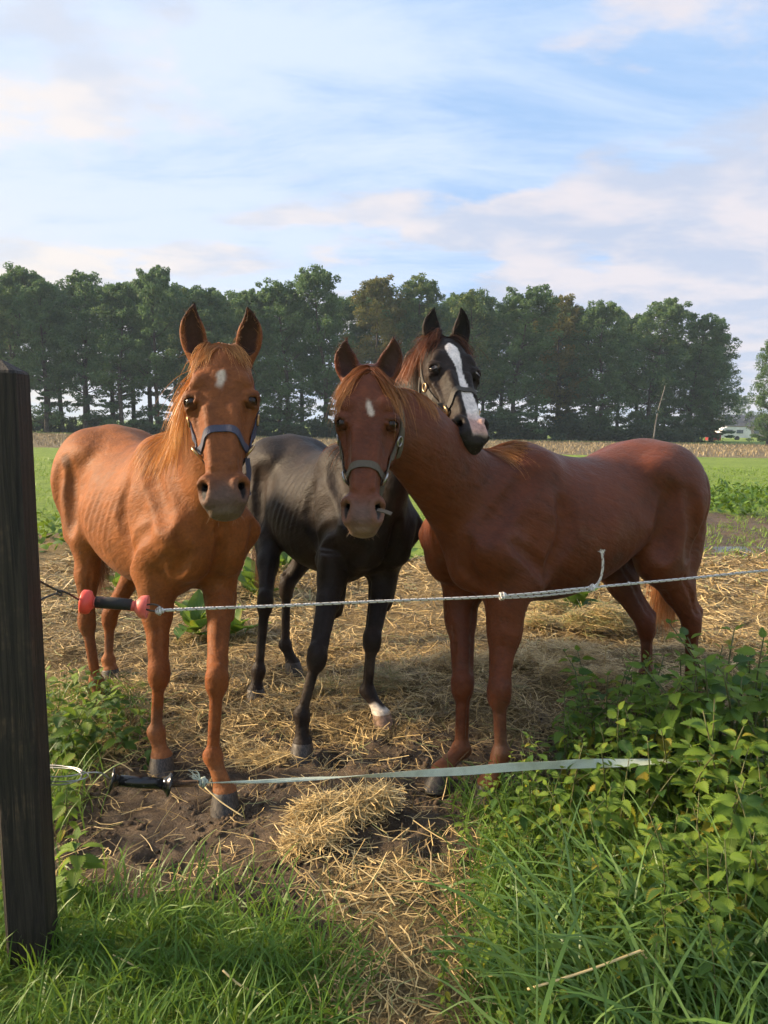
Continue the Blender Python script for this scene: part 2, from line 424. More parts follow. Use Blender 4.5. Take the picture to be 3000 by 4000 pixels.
class Trunk:
    """straight-axis barrel: s along the spine from the shoulders (0) to the hips (1.05), v to the horse's left"""
    S  = [-.27, -.24, -.17, -.08, .05, .20, .40, .60, .78, .95, 1.08, 1.20, 1.28, 1.32]
    TOP= [1.08, 1.14, 1.22, 1.32, 1.405, 1.43, 1.375, 1.36, 1.40, 1.445, 1.445, 1.40, 1.32, 1.26]
    BOT= [1.00, .94, .86, .79, .735, .715, .700, .715, .765, .85, .93, .99, 1.06, 1.14]
    WID= [.03, .10, .155, .185, .205, .235, .275, .290, .275, .262, .262, .225, .15, .04]
    def __init__(s, F, R, zs=1.0, ws=1.0, belly=0.0, tuck=0.0):
        s.F = np.array([F[0], F[1], 0.]); d = np.array([R[0]-F[0], R[1]-F[1], 0.]); L = np.linalg.norm(d)
        s.ax = d/L; s.ls = L/1.05; s.lat = np.array([s.ax[1], -s.ax[0], 0.])   # +lat: left side when facing -ax
        if np.dot(np.cross(-s.ax, [0, 0, 1]), s.lat) > 0: s.lat = -s.lat
        s.zs, s.ws = zs, ws
        bot = np.array(s.BOT)-belly*np.exp(-((np.array(s.S)-.5)/.3)**2)+tuck*sstep(.3, .85, np.array(s.S))*sstep(1.3, 1.0, np.array(s.S))
        s.ft, s.fb, s.fw = interp(s.S, s.TOP), interp(s.S, bot), interp(s.S, s.WID)
    def pt(s, t, v, z): return s.F + s.ax*(t*s.ls) + s.lat*(v*s.ws) + np.array([0, 0, z*s.zs])
    def build(s, fld, ribs=0.0):
        a = s.pt(-.3, 0, 0.6); b = s.pt(1.36, 0, 1.5); e = np.array([.36, .36, .05])
        lo = np.minimum(a, b)-e; hi = np.maximum(a, b)+e
        def fn(X, Y, Z):
            x, y = X-s.F[0], Y-s.F[1]
            t = (x*s.ax[0]+y*s.ax[1])/s.ls; v = np.abs(x*s.lat[0]+y*s.lat[1])/s.ws
            tc = np.clip(t, -.27, 1.32); over = np.abs(t-tc)*s.ls
            top, bot, w = s.ft(tc), s.fb(tc), s.fw(tc)
            mid = bot+(top-bot)*0.44
            z = Z/s.zs-mid; h = np.where(z > 0, top-mid, mid-bot)
            n = np.where(z > 0, 1.85, 2.15)
            rho = ((v/w)**n+(np.abs(z)/h)**n)**(1/n)
            d = (rho-1)*np.minimum(w, h)*0.95
            if ribs:
                slant = t+0.40*(z-.02)+.05*z*z
                m = sstep(.25, .38, slant)*sstep(.82, .64, slant)*np.exp(-((z-.06)/.15)**2)*(.75+.25*np.sin(slant*23+1))
                d = d - ribs*m*np.cos(2*pi*(slant-.3)/.060+.9*np.sin(slant*15)+.5*np.sin(z*19))
            return np.where(over > 0, np.sqrt(np.maximum(d, 0)**2+over**2)+np.minimum(d, 0)*0, d)
        fld.put(lo, hi, fn, 0.0)
        Pt = s.pt; ax, lat, up = s.ax, s.lat, np.array([0, 0, 1.])
        for sg in (-1, 1):
            # shoulder blade, point of shoulder, upper arm, breast muscle
            fld.cone(Pt(.17, sg*.115, 1.30), Pt(-.15, sg*.155, 1.03), .085, .085, .07, flat=(lat, 1.35))
            fld.cone(Pt(-.155, sg*.15, 1.02), Pt(.06, sg*.165, .86), .082, .085, .05)
            fld.cone(Pt(.13, sg*.165, 1.12), Pt(.08, sg*.17, .90), .08, .085, .07, flat=(lat, 1.3))   # triceps
            fld.ell(Pt(-.185, sg*.08, .97), (ax, lat, up), (.085, .085, .14), .045)
            fld.cone(Pt(-.12, sg*.10, .88), Pt(.02, sg*.10, .79), .075, .07, .05)
            # hip bone, croup, thigh, buttock
            fld.ell(Pt(.90, sg*.205, 1.29), (ax+0.25*up, lat, up), (.085, .050, .055), .09)
            fld.ell(Pt(1.03, sg*.14, 1.22), (ax, lat, up), (.21, .145, .20), .06)
            fld.cone(Pt(1.06, sg*.165, 1.14), Pt(.98, sg*.185, .92), .170, .130, .07, flat=(lat, 1.2))
            fld.cone(Pt(1.22, sg*.12, 1.20), Pt(1.16, sg*.15, .86), .108, .105, .06, flat=(lat, 1.12))
            # flank hollow
            fld.ell(Pt(.76, sg*.325, 1.19), (ax, lat, up), (.085, .062, .10), .08, 'sub')

def anatomy(f, T):
    Pt = T.pt
    f.groove([Pt(-.30, 0, 1.06), Pt(-.30, 0, .96), Pt(-.22, 0, .86)], .016, .012, .03)
    for g in (-1, 1):
        f.groove([Pt(.04, g*.24, 1.32), Pt(-.08, g*.24, 1.19), Pt(-.20, g*.22, 1.08)], .030, .010, .05)
        f.groove([Pt(-.24, g*.17, 1.04), Pt(-.25, g*.155, .94), Pt(-.16, g*.16, .86)], .018, .008, .03)
        f.groove([Pt(.24, g*.32, 1.20), Pt(.225, g*.32, 1.04), Pt(.16, g*.30, .88)], .030, .010, .05)
        f.groove([Pt(-.08, g*.26, 1.03), Pt(.02, g*.27, .98), Pt(.09, g*.27, .90)], .022, .008, .04)
        f.groove([Pt(1.20, g*.32, 1.28), Pt(1.16, g*.32, 1.08), Pt(1.09, g*.32, .90)], .026, .011, .04)
        f.groove([Pt(.86, g*.32, 1.20), Pt(.84, g*.32, 1.05), Pt(.83, g*.30, .93)], .035, .013, .05)
        f.groove([Pt(.97, g*.32, 1.20), Pt(1.01, g*.32, 1.04), Pt(1.0, g*.32, .90)], .030, .006, .05)
def leg_lines(f, top, knee, fet, fw, lat):
    top, knee, fet = map(np.asarray, (top, knee, fet))
    for g in (-1, 1):
        f.groove([top*.75+knee*.25+lat*g*.09-fw*.005, top*.45+knee*.55+lat*g*.08-fw*.01, top*.15+knee*.85+lat*g*.06-fw*.012], .010, .005, .014)
        f.groove([knee*.85+fet*.15+lat*g*.05-fw*.012, knee*.5+fet*.5+lat*g*.05-fw*.012, knee*.15+fet*.85+lat*g*.05-fw*.012], .008, .0045, .008)
    f.groove([top*.55+knee*.45+fw*.09+lat*.012, top*.3+knee*.7+fw*.09+lat*.006], .009, .004, .012)
def hoofmesh(coronet, toe_dir, side, base_z, w=.053):
    """hoof: slanted truncated cone from the coronet band to the ground"""
    c = np.asarray(coronet, float); f = nrm([toe_dir[0], toe_dir[1], 0]); l = nrm(side)
    N = 20; rows = []
    hgt = c[2]-base_z
    for q, (e, dz) in enumerate(((.70, .012), (.84, .004), (.88, -.10), (.96, -.45), (1.07, -.90), (1.09, -1.0), (.6, -1.0))):
        ctr = c + f*(0.030*(-dz if dz < 0 else 0)); z = c[2]+(dz if dz > 0 else dz*hgt)
        th = np.arange(N)*2*pi/N
        rf = np.where(np.cos(th) > 0, 1.16, 0.86)
        ring = ctr[None]+f[None]*(np.cos(th)*rf*w*e)[:, None]+l[None]*(np.sin(th)*w*e)[:, None]
        ring[:, 2] = z; rows.append(ring)
    V = np.concatenate(rows); F = []
    for i in range(len(rows)-1):
        for k in range(N):
            l2 = (k+1) % N; F.append((i*N+k, i*N+l2, (i+1)*N+l2, (i+1)*N+k))
    F.append(tuple(range(N))[::-1]); F.append(tuple((len(rows)-1)*N+k for k in range(N)))
    return V, F

def front_leg(f, sh, elbow, knee, fet, cor, fw, lat, s=1.0):
    elbow, knee, fet, cor = map(np.asarray, (elbow, knee, fet, cor)); fw = nrm(fw); up = np.array([0, 0, 1.])
    f.cone(sh, elbow, .095*s, .082*s, .06)
    mid = elbow*.55+knee*.45
    f.cone(elbow, mid, .078*s, .056*s, .05, flat=(lat, 1.12)); f.cone(mid, knee, .055*s, .040*s, .03)
    f.ell(elbow*.72+knee*.28+fw*.022, (elbow-knee, lat, fw), (.14*s, .052*s, .05*s), .04)
    f.ell(elbow*.75+knee*.25+lat*0, (elbow-knee, lat, fw), (.15*s, .066*s, .05*s), .04)
    ax = nrm(knee-fet)
    f.ell(knee+fw*.006, (ax, lat, fw), (.060*s, .043*s, .043*s), .022)
    f.ell(knee-fw*.030+ax*.008, (ax, lat, fw), (.030*s, .022*s, .022*s), .02)     # accessory bone behind
    f.ell(knee-ax*.035+fw*.004, (ax, lat, fw), (.030*s, .038*s, .036*s), .02)
    f.cone(knee-ax*.03, fet+ax*.02, .0275*s, .0250*s, .025)
    f.cone(knee-ax*.04-fw*.022, fet+ax*.03-fw*.020, .0150*s, .0165*s, .010)       # tendons
    f.ell(fet, (ax, lat, fw), (.034*s, .035*s, .036*s), .022)
    f.ell(fet-fw*.022-ax*.004, (ax, lat, fw), (.024*s, .028*s, .020*s), .02)      # ergot bulge
    f.cone(fet, cor, .027*s, .034*s, .03)
    f.ell(cor+np.array([0, 0, .004]), (up, lat, fw), (.018*s, .045*s, .048*s), .02)

def hind_leg(f, hip, stifle, hock, fet, cor, fw, lat, s=1.0, butt=None):
    stifle, hock, fet, cor = map(np.asarray, (stifle, hock, fet, cor)); fw = nrm(fw); up = np.array([0, 0, 1.])
    f.cone(hip, stifle, .15*s, .105*s, .07, flat=(lat, 1.2))
    m = stifle*.5+hock*.5
    f.cone(stifle, m-fw*.01, .105*s, .070*s, .05, flat=(lat, 1.25)); f.cone(m-fw*.01, hock+fw*.008, .066*s, .040*s, .035, flat=(lat, 1.15))
    if butt is not None: f.cone(butt, m-fw*.055, .085*s, .04*s, .05)
    ax = nrm(hock-fet)
    f.cone(m-fw*.055, hock-fw*.048+ax*.045, .035*s, .019*s, .03)                   # Achilles tendon
    f.ell(hock+fw*.004, (ax, lat, fw), (.062*s, .042*s, .046*s), .022)
    f.cone(hock-fw*.046+ax*.045, hock-fw*.030-ax*.05, .021*s, .020*s, .02)        # point of hock
    f.ell(hock-ax*.045, (ax, lat, fw), (.035*s, .037*s, .038*s), .02)
    f.cone(hock-ax*.03, fet+ax*.02, .029*s, .0255*s, .025)
    f.cone(hock-ax*.05-fw*.024, fet+ax*.03-fw*.021, .0155*s, .0165*s, .010)
    f.ell(fet, (ax, lat, fw), (.034*s, .035*s, .036*s), .022)
    f.ell(fet-fw*.022-ax*.004, (ax, lat, fw), (.024*s, .028*s, .020*s), .02)
    f.cone(fet, cor, .027*s, .034*s, .03)
    f.ell(cor+np.array([0, 0, .004]), (up, lat, fw), (.018*s, .043*s, .047*s), .02)

class Head:
    """own frame: l from poll to lips, f out of the face, s to image right"""
    HL = [-.035, -.01, .03, .09, .15, .195, .25, .31, .375, .44, .495, .540, .575, .60, .615]
    HW = [.02, .052, .078, .096, .108, .110, .100, .083, .068, .060, .064, .069, .063, .046, .014]
    HF = [-.085, -.048, -.022, -.003, .004, .003, .0, -.001, .0, .001, .0, -.004, -.016, -.034, -.052]
    HB = [-.12, -.155, -.175, -.198, -.225, -.240, -.238, -.212, -.165, -.138, -.130, -.128, -.120, -.105, -.075]
    HA = [.03, .05, .065, .075, .078, .078, .075, .072, .070, .066, .064, .062, .056, .04, .02]
    def __init__(s, poll, lip, yaw=0.0, face=(0, -1, 0), sc=None, wsc=1.0):
        s.o = np.asarray(poll, float); v = np.asarray(lip, float)-s.o; s.L = np.linalg.norm(v); s.el = v/s.L
        s.k = s.L/.600 if sc is None else sc
        f = np.asarray(face, float); f = nrm(f-s.el*(f@s.el))
        side = np.cross(s.el, f); side = -side if side[0] < 0 else side     # to image right
        c, n = cos(yaw), sin(yaw)
        s.ef = nrm(f*c+side*n); s.es = nrm(side*c-f*n); s.wsc = wsc
    def pt(s, l, sd, f): return s.o+(s.el*l+s.es*(sd*s.wsc)+s.ef*f)*s.k
    def loc(s, p):
        q = (np.asarray(p)-s.o)/s.k; return q@s.el, q@s.es/s.wsc, q@s.ef
    def build(s, fld, tips, shift=(0, 0), earw=1.0):
        k = s.k; fw, ff, fb, fa = interp(s.HL, s.HW), interp(s.HL, s.HF), interp(s.HL, s.HB), interp(s.HL, s.HA)
        pts = np.array([s.pt(l, d, f) for l in (-.06, .63) for d in (-.14, .14) for f in (-.27, .04)])
        def fn(X, Y, Z):
            x, y, z = (X-s.o[0])/k, (Y-s.o[1])/k, (Z-s.o[2])/k
            l = x*s.el[0]+y*s.el[1]+z*s.el[2]; d = (x*s.es[0]+y*s.es[1]+z*s.es[2])/s.wsc; f = x*s.ef[0]+y*s.ef[1]+z*s.ef[2]
            lc = np.clip(l, -.035, .60); w, fr, bk, a = fw(lc), ff(lc), fb(lc), fa(lc)
            c = fr-a; q = f-c; up = q > 0
            h = np.where(up, a, c-bk); n = np.where(up, 2.5, 1.9)
            rho = ((np.abs(d)/w)**n+(np.abs(q)/h)**n)**(1/n)
            r = (rho-1)*np.minimum(w, h)*.9
            ov = np.abs(l-lc)
            return np.where(ov > 0, np.sqrt(np.maximum(r, 0)**2+ov**2), r)*k
        fld.put(pts.min(0)-.03, pts.max(0)+.03, fn, 0.05)
        pt = s.pt; A = (s.el, s.es, s.ef)
        for sg in (-1, 1):
            # brow ridge, orbit, cheek plate, facial crest, nasal edge
            fld.cone(pt(.130, sg*.070, -.012), pt(.178, sg*.108, -.032), .022*k, .019*k, .025)
            fld.ell(pt(.200, sg*.098, -.052), A, (.042*k, .026*k, .040*k), .02)
            fld.ell(pt(.235, sg*.070, -.150), A, (.105*k, .036*k, .075*k), .03)
            fld.cone(pt(.240, sg*.097, -.056), pt(.350, sg*.072, -.066), .015*k, .010*k, .014)
            fld.cone(pt(.24, sg*.040, -.010), pt(.45, sg*.031, -.008), .018*k, .014*k, .014)
            fld.ell(pt(.300, sg*.094, -.028), (s.el, s.es, s.ef), (.075*k, .017*k, .024*k), .03, 'sub')   # hollow beside the nasal bone
            # temple hollow
            fld.ell(pt(.135, sg*.112, -.040), A, (.026*k, .014*k, .02*k), .02, 'sub')
            # eye socket and lids
            fld.ball(pt(.200, sg*.0965, -.035), .0245*k, .003, 'sub')
            fld.cone(pt(.189, sg*.080, -.004), pt(.174, sg*.104, -.019), .0070*k, .0085*k, .008); fld.cone(pt(.174, sg*.104, -.019), pt(.178, sg*.119, -.047), .0085*k, .0080*k, .008); fld.cone(pt(.178, sg*.119, -.047), pt(.195, sg*.120, -.068), .0080*k, .007*k, .008)
            fld.cone(pt(.207, sg*.080, -.004), pt(.224, sg*.100, -.022), .0055*k, .0060*k, .008); fld.cone(pt(.224, sg*.100, -.022), pt(.223, sg*.113, -.049), .0060*k, .0060*k, .008); fld.cone(pt(.223, sg*.113, -.049), pt(.205, sg*.119, -.068), .0060*k, .0065*k, .008)
            # nostril wing and hole
            fld.ell(pt(.530, sg*.054, -.022), (nrm(s.el+s.es*sg*.25), s.es, s.ef), (.052*k, .030*k, .034*k), .025)
            fld.ell(pt(.533, sg*.062, .003), (nrm(s.el*1.0-s.es*sg*.10), nrm(s.es+s.ef*sg*.5), s.ef), (.041*k, .0165*k, .032*k), .008, 'sub'); fld.cone(pt(.528, sg*.056, .0), pt(.508, sg*.047, -.035), .015*k, .013*k, .008, 'sub')
            fld.cone(pt(.506, sg*.036, .004), pt(.560, sg*.041, -.003), .0085*k, .008*k, .012)         # inner rim
            fld.cone(pt(.496, sg*.053, -.002), pt(.503, sg*.072, -.022), .009*k, .009*k, .014)
        # upper lip, chin
        fld.ell(pt(.560, 0, -.036), A, (.045*k, .050*k, .036*k), .03)
        fld.ell(pt(.578, 0, -.078), A, (.034*k, .042*k, .036*k), .022)
        fld.ell(pt(.588, 0, -.050), A, (.0022*k, .052*k, .036*k), .008, 'sub')                          # mouth line
        # ears
        s.ears = []
        for sg, tip, sh in ((-1, tips[0], shift[0]), (1, tips[1], shift[1])):
            base = pt(.022, sg*.066+sh, -.066); bY = base[1]
            tip = P(tip[0], tip[1], bY-.015); earlen = np.linalg.norm(tip-base)/k; up = nrm(tip-base)
            oo = nrm(s.es*sg-up*(s.es@up)*sg); op = nrm(np.cross(up, oo)); op = op if op@s.ef > 0 else -op
            q = lambda t, a, b: base+up*(earlen*k*t)+oo*(a*k)+op*(b*k)
            path = [q(-.10, 0, -.006), q(.12, .004, 0), q(.38, .010, 0), q(.65, .009, 0), q(.86, .000, .002), q(1.0, -.011, .003)]
            fld.chain(path, np.array([(.028, .028), (.039, .030), (.046, .027), (.040, .021), (.021, .013), (.004, .005)])*k*earw, oo, .022, 4)
            inn = [q(.10, .002, .024), q(.22, .004, .019), q(.42, .010, .017), q(.66, .009, .014), q(.86, .001, .012), q(.96, -.008, .010)]
            fld.chain(inn, np.array([(.012, .010), (.028, .021), (.036, .021), (.030, .016), (.0135, .010), (.003, .004)])*k*earw, oo, .005, 4, 'sub')
            s.ears.append((base, up, oo, op))
UP = np.array([0, 0, 1.])
def J(px, py, Y): return P(px, py, Y)
def assemble(T, Hd, neck, fl, hl, ribs, lo, hi, ears, ls=1.0, es=.05):
    f = Field(lo, hi)
    T.build(f, ribs)
    fwv = -T.ax
    f.chain(neck[0], neck[1], neck[2], .09, 5)
    Hd.build(f, *ears)
    hooves = []
    for sg, knee, fet, hoof, fw in fl:
        elb = T.pt(es, sg*.160, .83); sh = T.pt(es-.06, sg*.155, .98)
        cor = hoof+np.array([0, 0, .072])-nrm([fw[0], fw[1], 0])*.012
        lat = nrm(np.cross(UP, fw)); front_leg(f, sh, elb, knee, fet, cor, fw, lat, ls); hooves.append((cor, fw, lat, hoof[2]))
    for sg, stf, hock, fet, hoof, fw in hl:
        hip = T.pt(1.02, sg*.165, 1.08); st = T.pt(*stf); butt = T.pt(1.17, sg*.15, .98)
        cor = hoof+np.array([0, 0, .072])-nrm([fw[0], fw[1], 0])*.012
        lat = nrm(np.cross(UP, fw)); hind_leg(f, hip, st, hock, fet, cor, fw, lat, ls, butt); hooves.append((cor, fw, lat, hoof[2]))
    anatomy(f, T)
    for sg, knee, fet, hoof, fw in fl: leg_lines(f, T.pt(es, sg*.160, .83), knee, fet, nrm(fw), nrm(np.cross(UP, fw)))
    for sg, stf, hock, fet, hoof, fw in hl: leg_lines(f, T.pt(*stf), hock, fet, nrm(fw), nrm(np.cross(UP, fw)))
    for g in (-1, 1):
        f.ridge([Hd.pt(.40, g*.09, -.06), Hd.pt(.35, g*.10, -.085), Hd.pt(.30, g*.11, -.105)], .005, .003, .01)
        f.groove([Hd.pt(.315, g*.10, -.20), Hd.pt(.33, g*.10, -.15), Hd.pt(.335, g*.10, -.11)], .014, .006, .02)
        f.groove([Hd.pt(.225, g*.095, .0), Hd.pt(.245, g*.105, -.02), Hd.pt(.255, g*.11, -.05)], .007, .0035, .01)
        f.groove([Hd.pt(.168, g*.08, .0), Hd.pt(.163, g*.105, -.015), Hd.pt(.168, g*.12, -.045)], .005, .003, .008)
    V, Q = f.mesh()
    hl_, hs_, hf_ = Hd.loc(V); inhead = sstep(.30, .16, np.abs(hl_-.26)-.16)*sstep(.25, .17, np.abs(hs_))*sstep(-.30, -.22, hf_)
    V = relax(V, Q, np.clip(1-inhead, 0, 1), max(2, int(round(8*(.0062/VOX)**2))))
    return V, Q, hooves, f

# ---- left chestnut
TA = Trunk((-.84, 2.98), (-1.51, 3.78), 1.015, 0.97, .02, .03)
HA = Head(J(856, 1350, 2.30), J(874, 1988, 2.05), 0.05, (0.12, -1, 0.1))
nkA = ([TA.pt(.10, 0, 1.10), TA.pt(-.08, 0, 1.22), (TA.pt(-.16, 0, 1.36)*.6+HA.pt(.08, 0, -.15)*.4), HA.pt(.10, 0, -.155), HA.pt(.06, 0, -.10)],
       [(.14, .27), (.115, .23), (.088, .165), (.076, .118), (.068, .095)], TA.lat*.6+HA.es*.4*np.sign(TA.lat@HA.es))
hfL, hfR = G(632, 3020), G(879, 3162)
sA = np.sign(TA.lat[0])      # +1 when 'lat' points to image right
flA = [(-sA, J(622, 2628, hfL[1]+.03), J(610, 2860, hfL[1]+.045), hfL, (.25, -1, 0)), (sA, J(848, 2650, hfR[1]+.10), J(831, 2955, hfR[1]+.05), hfR, (.22, -1, 0))]
hnA, hxA = G(392, 2790), G(432, 2665)
hlA = [(-sA, (.86, -sA*.20, .90), J(338, 2420, hnA[1]+.10), J(376, 2665, hnA[1]+.04), hnA, (.45, -.9, 0)), (sA, (.86, sA*.20, .90), J(428, 2405, hxA[1]+.08), J(424, 2580, hxA[1]+.03), hxA, (.45, -.9, 0))]
# ---- black horse
TB = Trunk((-.085, 3.40), (-.60, 4.25), 0.985, 0.93, .02)
HB = Head(J(1752, 1312, 3.00), J(1866, 1712, 2.62), 0.40, (0.0, -1, 0.2))
nkB = ([TB.pt(.10, 0, 1.08), TB.pt(-.10, 0, 1.20), P(1560, 1640, 3.28), P(1665, 1480, 3.17), HB.pt(.10, 0, -.150), HB.pt(.06, 0, -.10)],
       [(.14, .27), (.115, .23), (.09, .165), (.082, .135), (.074, .112), (.066, .095)], nrm(TB.lat*np.sign(TB.lat@HB.es)*.5+HB.es*.5))
sB = np.sign(TB.lat[0])
bfL, bfR = G(1180, 2963), G(1494, 2845)
flB = [(-sB, J(1240, 2560, bfL[1]+.07), J(1178, 2795, bfL[1]+.04), bfL, (-.05, -1, 0)), (sB, J(1452, 2500, bfR[1]+.06), J(1436, 2700, bfR[1]+.07), bfR, (.55, -.85, 0))]
bhL, bhR = G(1000, 2745), G(1146, 2635)
hlB = [(-sB, (.86, -sB*.20, .88), J(1036, 2345, bhL[1]+.10), J(1010, 2620, bhL[1]+.03), bhL, (.3, -1, 0)), (sB, (.86, sB*.20, .88), J(1118, 2290, bhR[1]+.08), J(1114, 2520, bhR[1]+.03), bhR, (.5, -1, 0))]
# ---- right chestnut
TC = Trunk((.455, 2.93), (1.335, 3.48), 1.0, 0.98, .0, .11)
HC = Head(J(1440, 1442, 2.38), J(1412, 2066, 2.16), -0.06, (0.02, -1, 0.1), wsc=.90)
nkC = ([TC.pt(.12, 0, 1.10), TC.pt(-.07, 0, 1.15), P(1725, 1832, 2.68), P(1590, 1690, 2.51), HC.pt(.10, 0, -.165), HC.pt(.05, 0, -.10)],
       [(.14, .27), (.12, .225), (.096, .176), (.086, .145), (.076, .112), (.066, .095)], nrm(np.array([.5, -.6, 0])))
sC = np.sign(TC.lat[0])
cfL, cfR = G(1720, 3072), G(1905, 3128)
flC = [(-sC, J(1808, 2672, cfL[1]+.16), J(1800, 2930, cfL[1]+.11), cfL, (-.8, -.6, 0)), (sC, J(1950, 2700, cfR[1]+.08), J(1958, 2945, cfR[1]+.06), cfR, (-.35, -.9, 0))]
chL, chR = G(2516, 2705), G(2700, 2790)
hlC = [(-sC, (.93, -sC*.20, .88), J(2525, 2440, chL[1]+.03), J(2526, 2630, chL[1]+.02), chL, (-.8, -.6, 0)), (sC, (.93, sC*.20, .88), J(2702, 2425, chR[1]+.04), J(2698, 2690, chR[1]+.02), chR, (-.85, -.5, 0))]
for nm, T in (('A', TA), ('B', TB), ('C', TC)): print(nm, 'lat', T.lat, 'ls', T.ls)
for nm, H in (('A', HA), ('B', HB), ('C', HC)): print(nm, 'head', H.L, H.k, H.el, H.ef)
for nm, lst in (('A', (hfL, hfR, hnA, hxA)), ('B', (bfL, bfR, bhL, bhR)), ('C', (cfL, cfR, chL, chR))): print(nm, [tuple(np.round(p, 2)) for p in lst])
import time as _t
from concurrent.futures import ThreadPoolExecutor
def make(a):
    nm, T, H, nk, fl, hl, rb, ears, ls, es = a
    pts = np.array([T.pt(-.4, .0, .5), T.pt(1.36, 0, .5), H.o, H.pt(.65, 0, 0)]+[x for q in fl for x in (q[1], q[3])]+[x for q in hl for x in (q[2], q[4])])
    lo = pts.min(0)-[.30, .30, 0]; hi = pts.max(0)+[.30, .30, 0]; lo[2] = -.02; hi[2] = max(H.o[2]+.30, 1.6)
    return nm, assemble(T, H, nk, fl, hl, rb, lo, hi, ears, ls, es)
t0 = _t.time()
with ThreadPoolExecutor(3) as ex:
    HORSES = dict(ex.map(make, [
        ('A', TA, HA, nkA, flA, hlA, .0026, (((748, 1186), (978, 1201)), (-.006, .012)), 1.0, .05),
        ('B', TB, HB, nkB, flB, hlB, .0024, (((1688, 1201), (1808, 1201)), (.02, -.005), .95), 1.0, .05),
        ('C', TC, HC, nkC, flC, hlC, .0005, (((1344, 1327), (1546, 1319)), (.0, -.02)), 1.08, -.02)]))
print('horses', _t.time()-t0)
# ================================================================ coats, eyes, hair, halters
def coat_mat(name, axis, rough=.64, spec=.16, sheen=.03, var=.20, dustc=(.26, .19, .13), dusta=.22):
    m, t, b, o = new_mat(name)
    col = t.n('ShaderNodeAttribute', attribute_name='col').outputs['Color']
    v = t.n('ShaderNodeTexCoord').outputs['Object']
    mp = t.n('ShaderNodeMapping'); mp.vector_type = 'TEXTURE'; t.l(v, mp.inputs[0]); mp.inputs['Rotation'].default_value = (0, .45, math.atan2(axis[1], axis[0])); mp.inputs['Scale'].default_value = (5.0, 1, 1)
    hv = mp.outputs[0]
    big = t.noise(v, 3.6, 5, .6); flow = t.noise(hv, 30, 4, .65, .3); hair = t.noise(hv, 105, 3, .7); blot = t.noise(v, 13, 5, .62)
    k = lambda n_, a: t.math('MULTIPLY', t.math('SUBTRACT', t.smooth(n_, .30, .70), .5), a)
    f = t.math('ADD', t.math('ADD', k(big, var*1.5), k(flow, var*1.1)), t.math('ADD', k(hair, var*1.25), k(blot, var*.9)))
    c = t.vmath('SCALE', col); t.l(t.math('ADD', f, 1.0), c.node.inputs['Scale'])
    dust = t.math('MULTIPLY', t.smooth(t.noise(v, 6, 7, .72), .54, .78), t.smooth(t.noise(hv, 90, 3, .7), .35, .65))
    c2 = t.mix(t.math('MULTIPLY', dust, dusta), c, dustc)
    t.l(c2, b.inputs['Base Color'])
    t.l(t.math('ADD', t.math('MULTIPLY', flow, .30), rough-.15), b.inputs['Roughness'])
    b.inputs['Specular IOR Level'].default_value = spec
    b.inputs['Sheen Weight'].default_value = sheen; b.inputs['Sheen Roughness'].default_value = .4
    h = t.math('ADD', t.math('MULTIPLY', hair, .55), t.math('ADD', t.math('MULTIPLY', flow, 1.2), t.math('MULTIPLY', blot, 1.6)))
    bump(t, b, h, .60, .0065)
    return m
def hair_mat(name, rough=.42):
    m, t, b, o = new_mat(name)
    col = t.n('ShaderNodeAttribute', attribute_name='col').outputs['Color']
    t.l(col, b.inputs['Base Color']); b.inputs['Roughness'].default_value = rough; b.inputs['Specular IOR Level'].default_value = .45
    tr = t.n('ShaderNodeBsdfTranslucent'); t.l(col, tr.inputs[0])
    mx = t.n('ShaderNodeMixShader'); mx.inputs[0].default_value = .30
    t.l(b.outputs[0], mx.inputs[1]); t.l(tr.outputs[0], mx.inputs[2]); t.l(mx.outputs[0], o.inputs[0])
    return m
COAT = {'A': coat_mat('chestnut coat', TA.ax), 'B': coat_mat('black coat', TB.ax, .58, .17, .0, .28, (.09, .065, .048), .16), 'C': coat_mat('dark chestnut coat', TC.ax, .52, .22)}
HAIR = hair_mat('horse hair')
m_eye, t_, b_, _ = new_mat('horse eye')
_n = t_.n('ShaderNodeAttribute', attribute_name='col').outputs['Color']; t_.l(_n, b_.inputs['Base Color'])
b_.inputs['Roughness'].default_value = .10; b_.inputs['Specular IOR Level'].default_value = .35
m_hoof, t_, b_, _ = new_mat('hoof horn')
_v = t_.n('ShaderNodeTexCoord').outputs['Object']; _mp = t_.n('ShaderNodeMapping'); t_.l(_v, _mp.inputs[0]); _mp.inputs['Scale'].default_value = (55, 55, 5)
_z = t_.noise(_mp.outputs[0], 3, 5, .65); _w = t_.noise(_v, 60, 4, .6)
t_.l(t_.mix(t_.smooth(_z, .40, .64), (.020, .016, .013), (.075, .060, .046)), b_.inputs['Base Color']); b_.inputs['Roughness'].default_value = .55
bump(t_, b_, t_.math('ADD', _z, t_.math('MULTIPLY', t_.noise(_v, 14, 3, .5), .6)), .35, .002)
m_hoof2 = simple_mat('pale hoof horn', (.32, .20, .13), (.14, .09, .06), 50, .55)

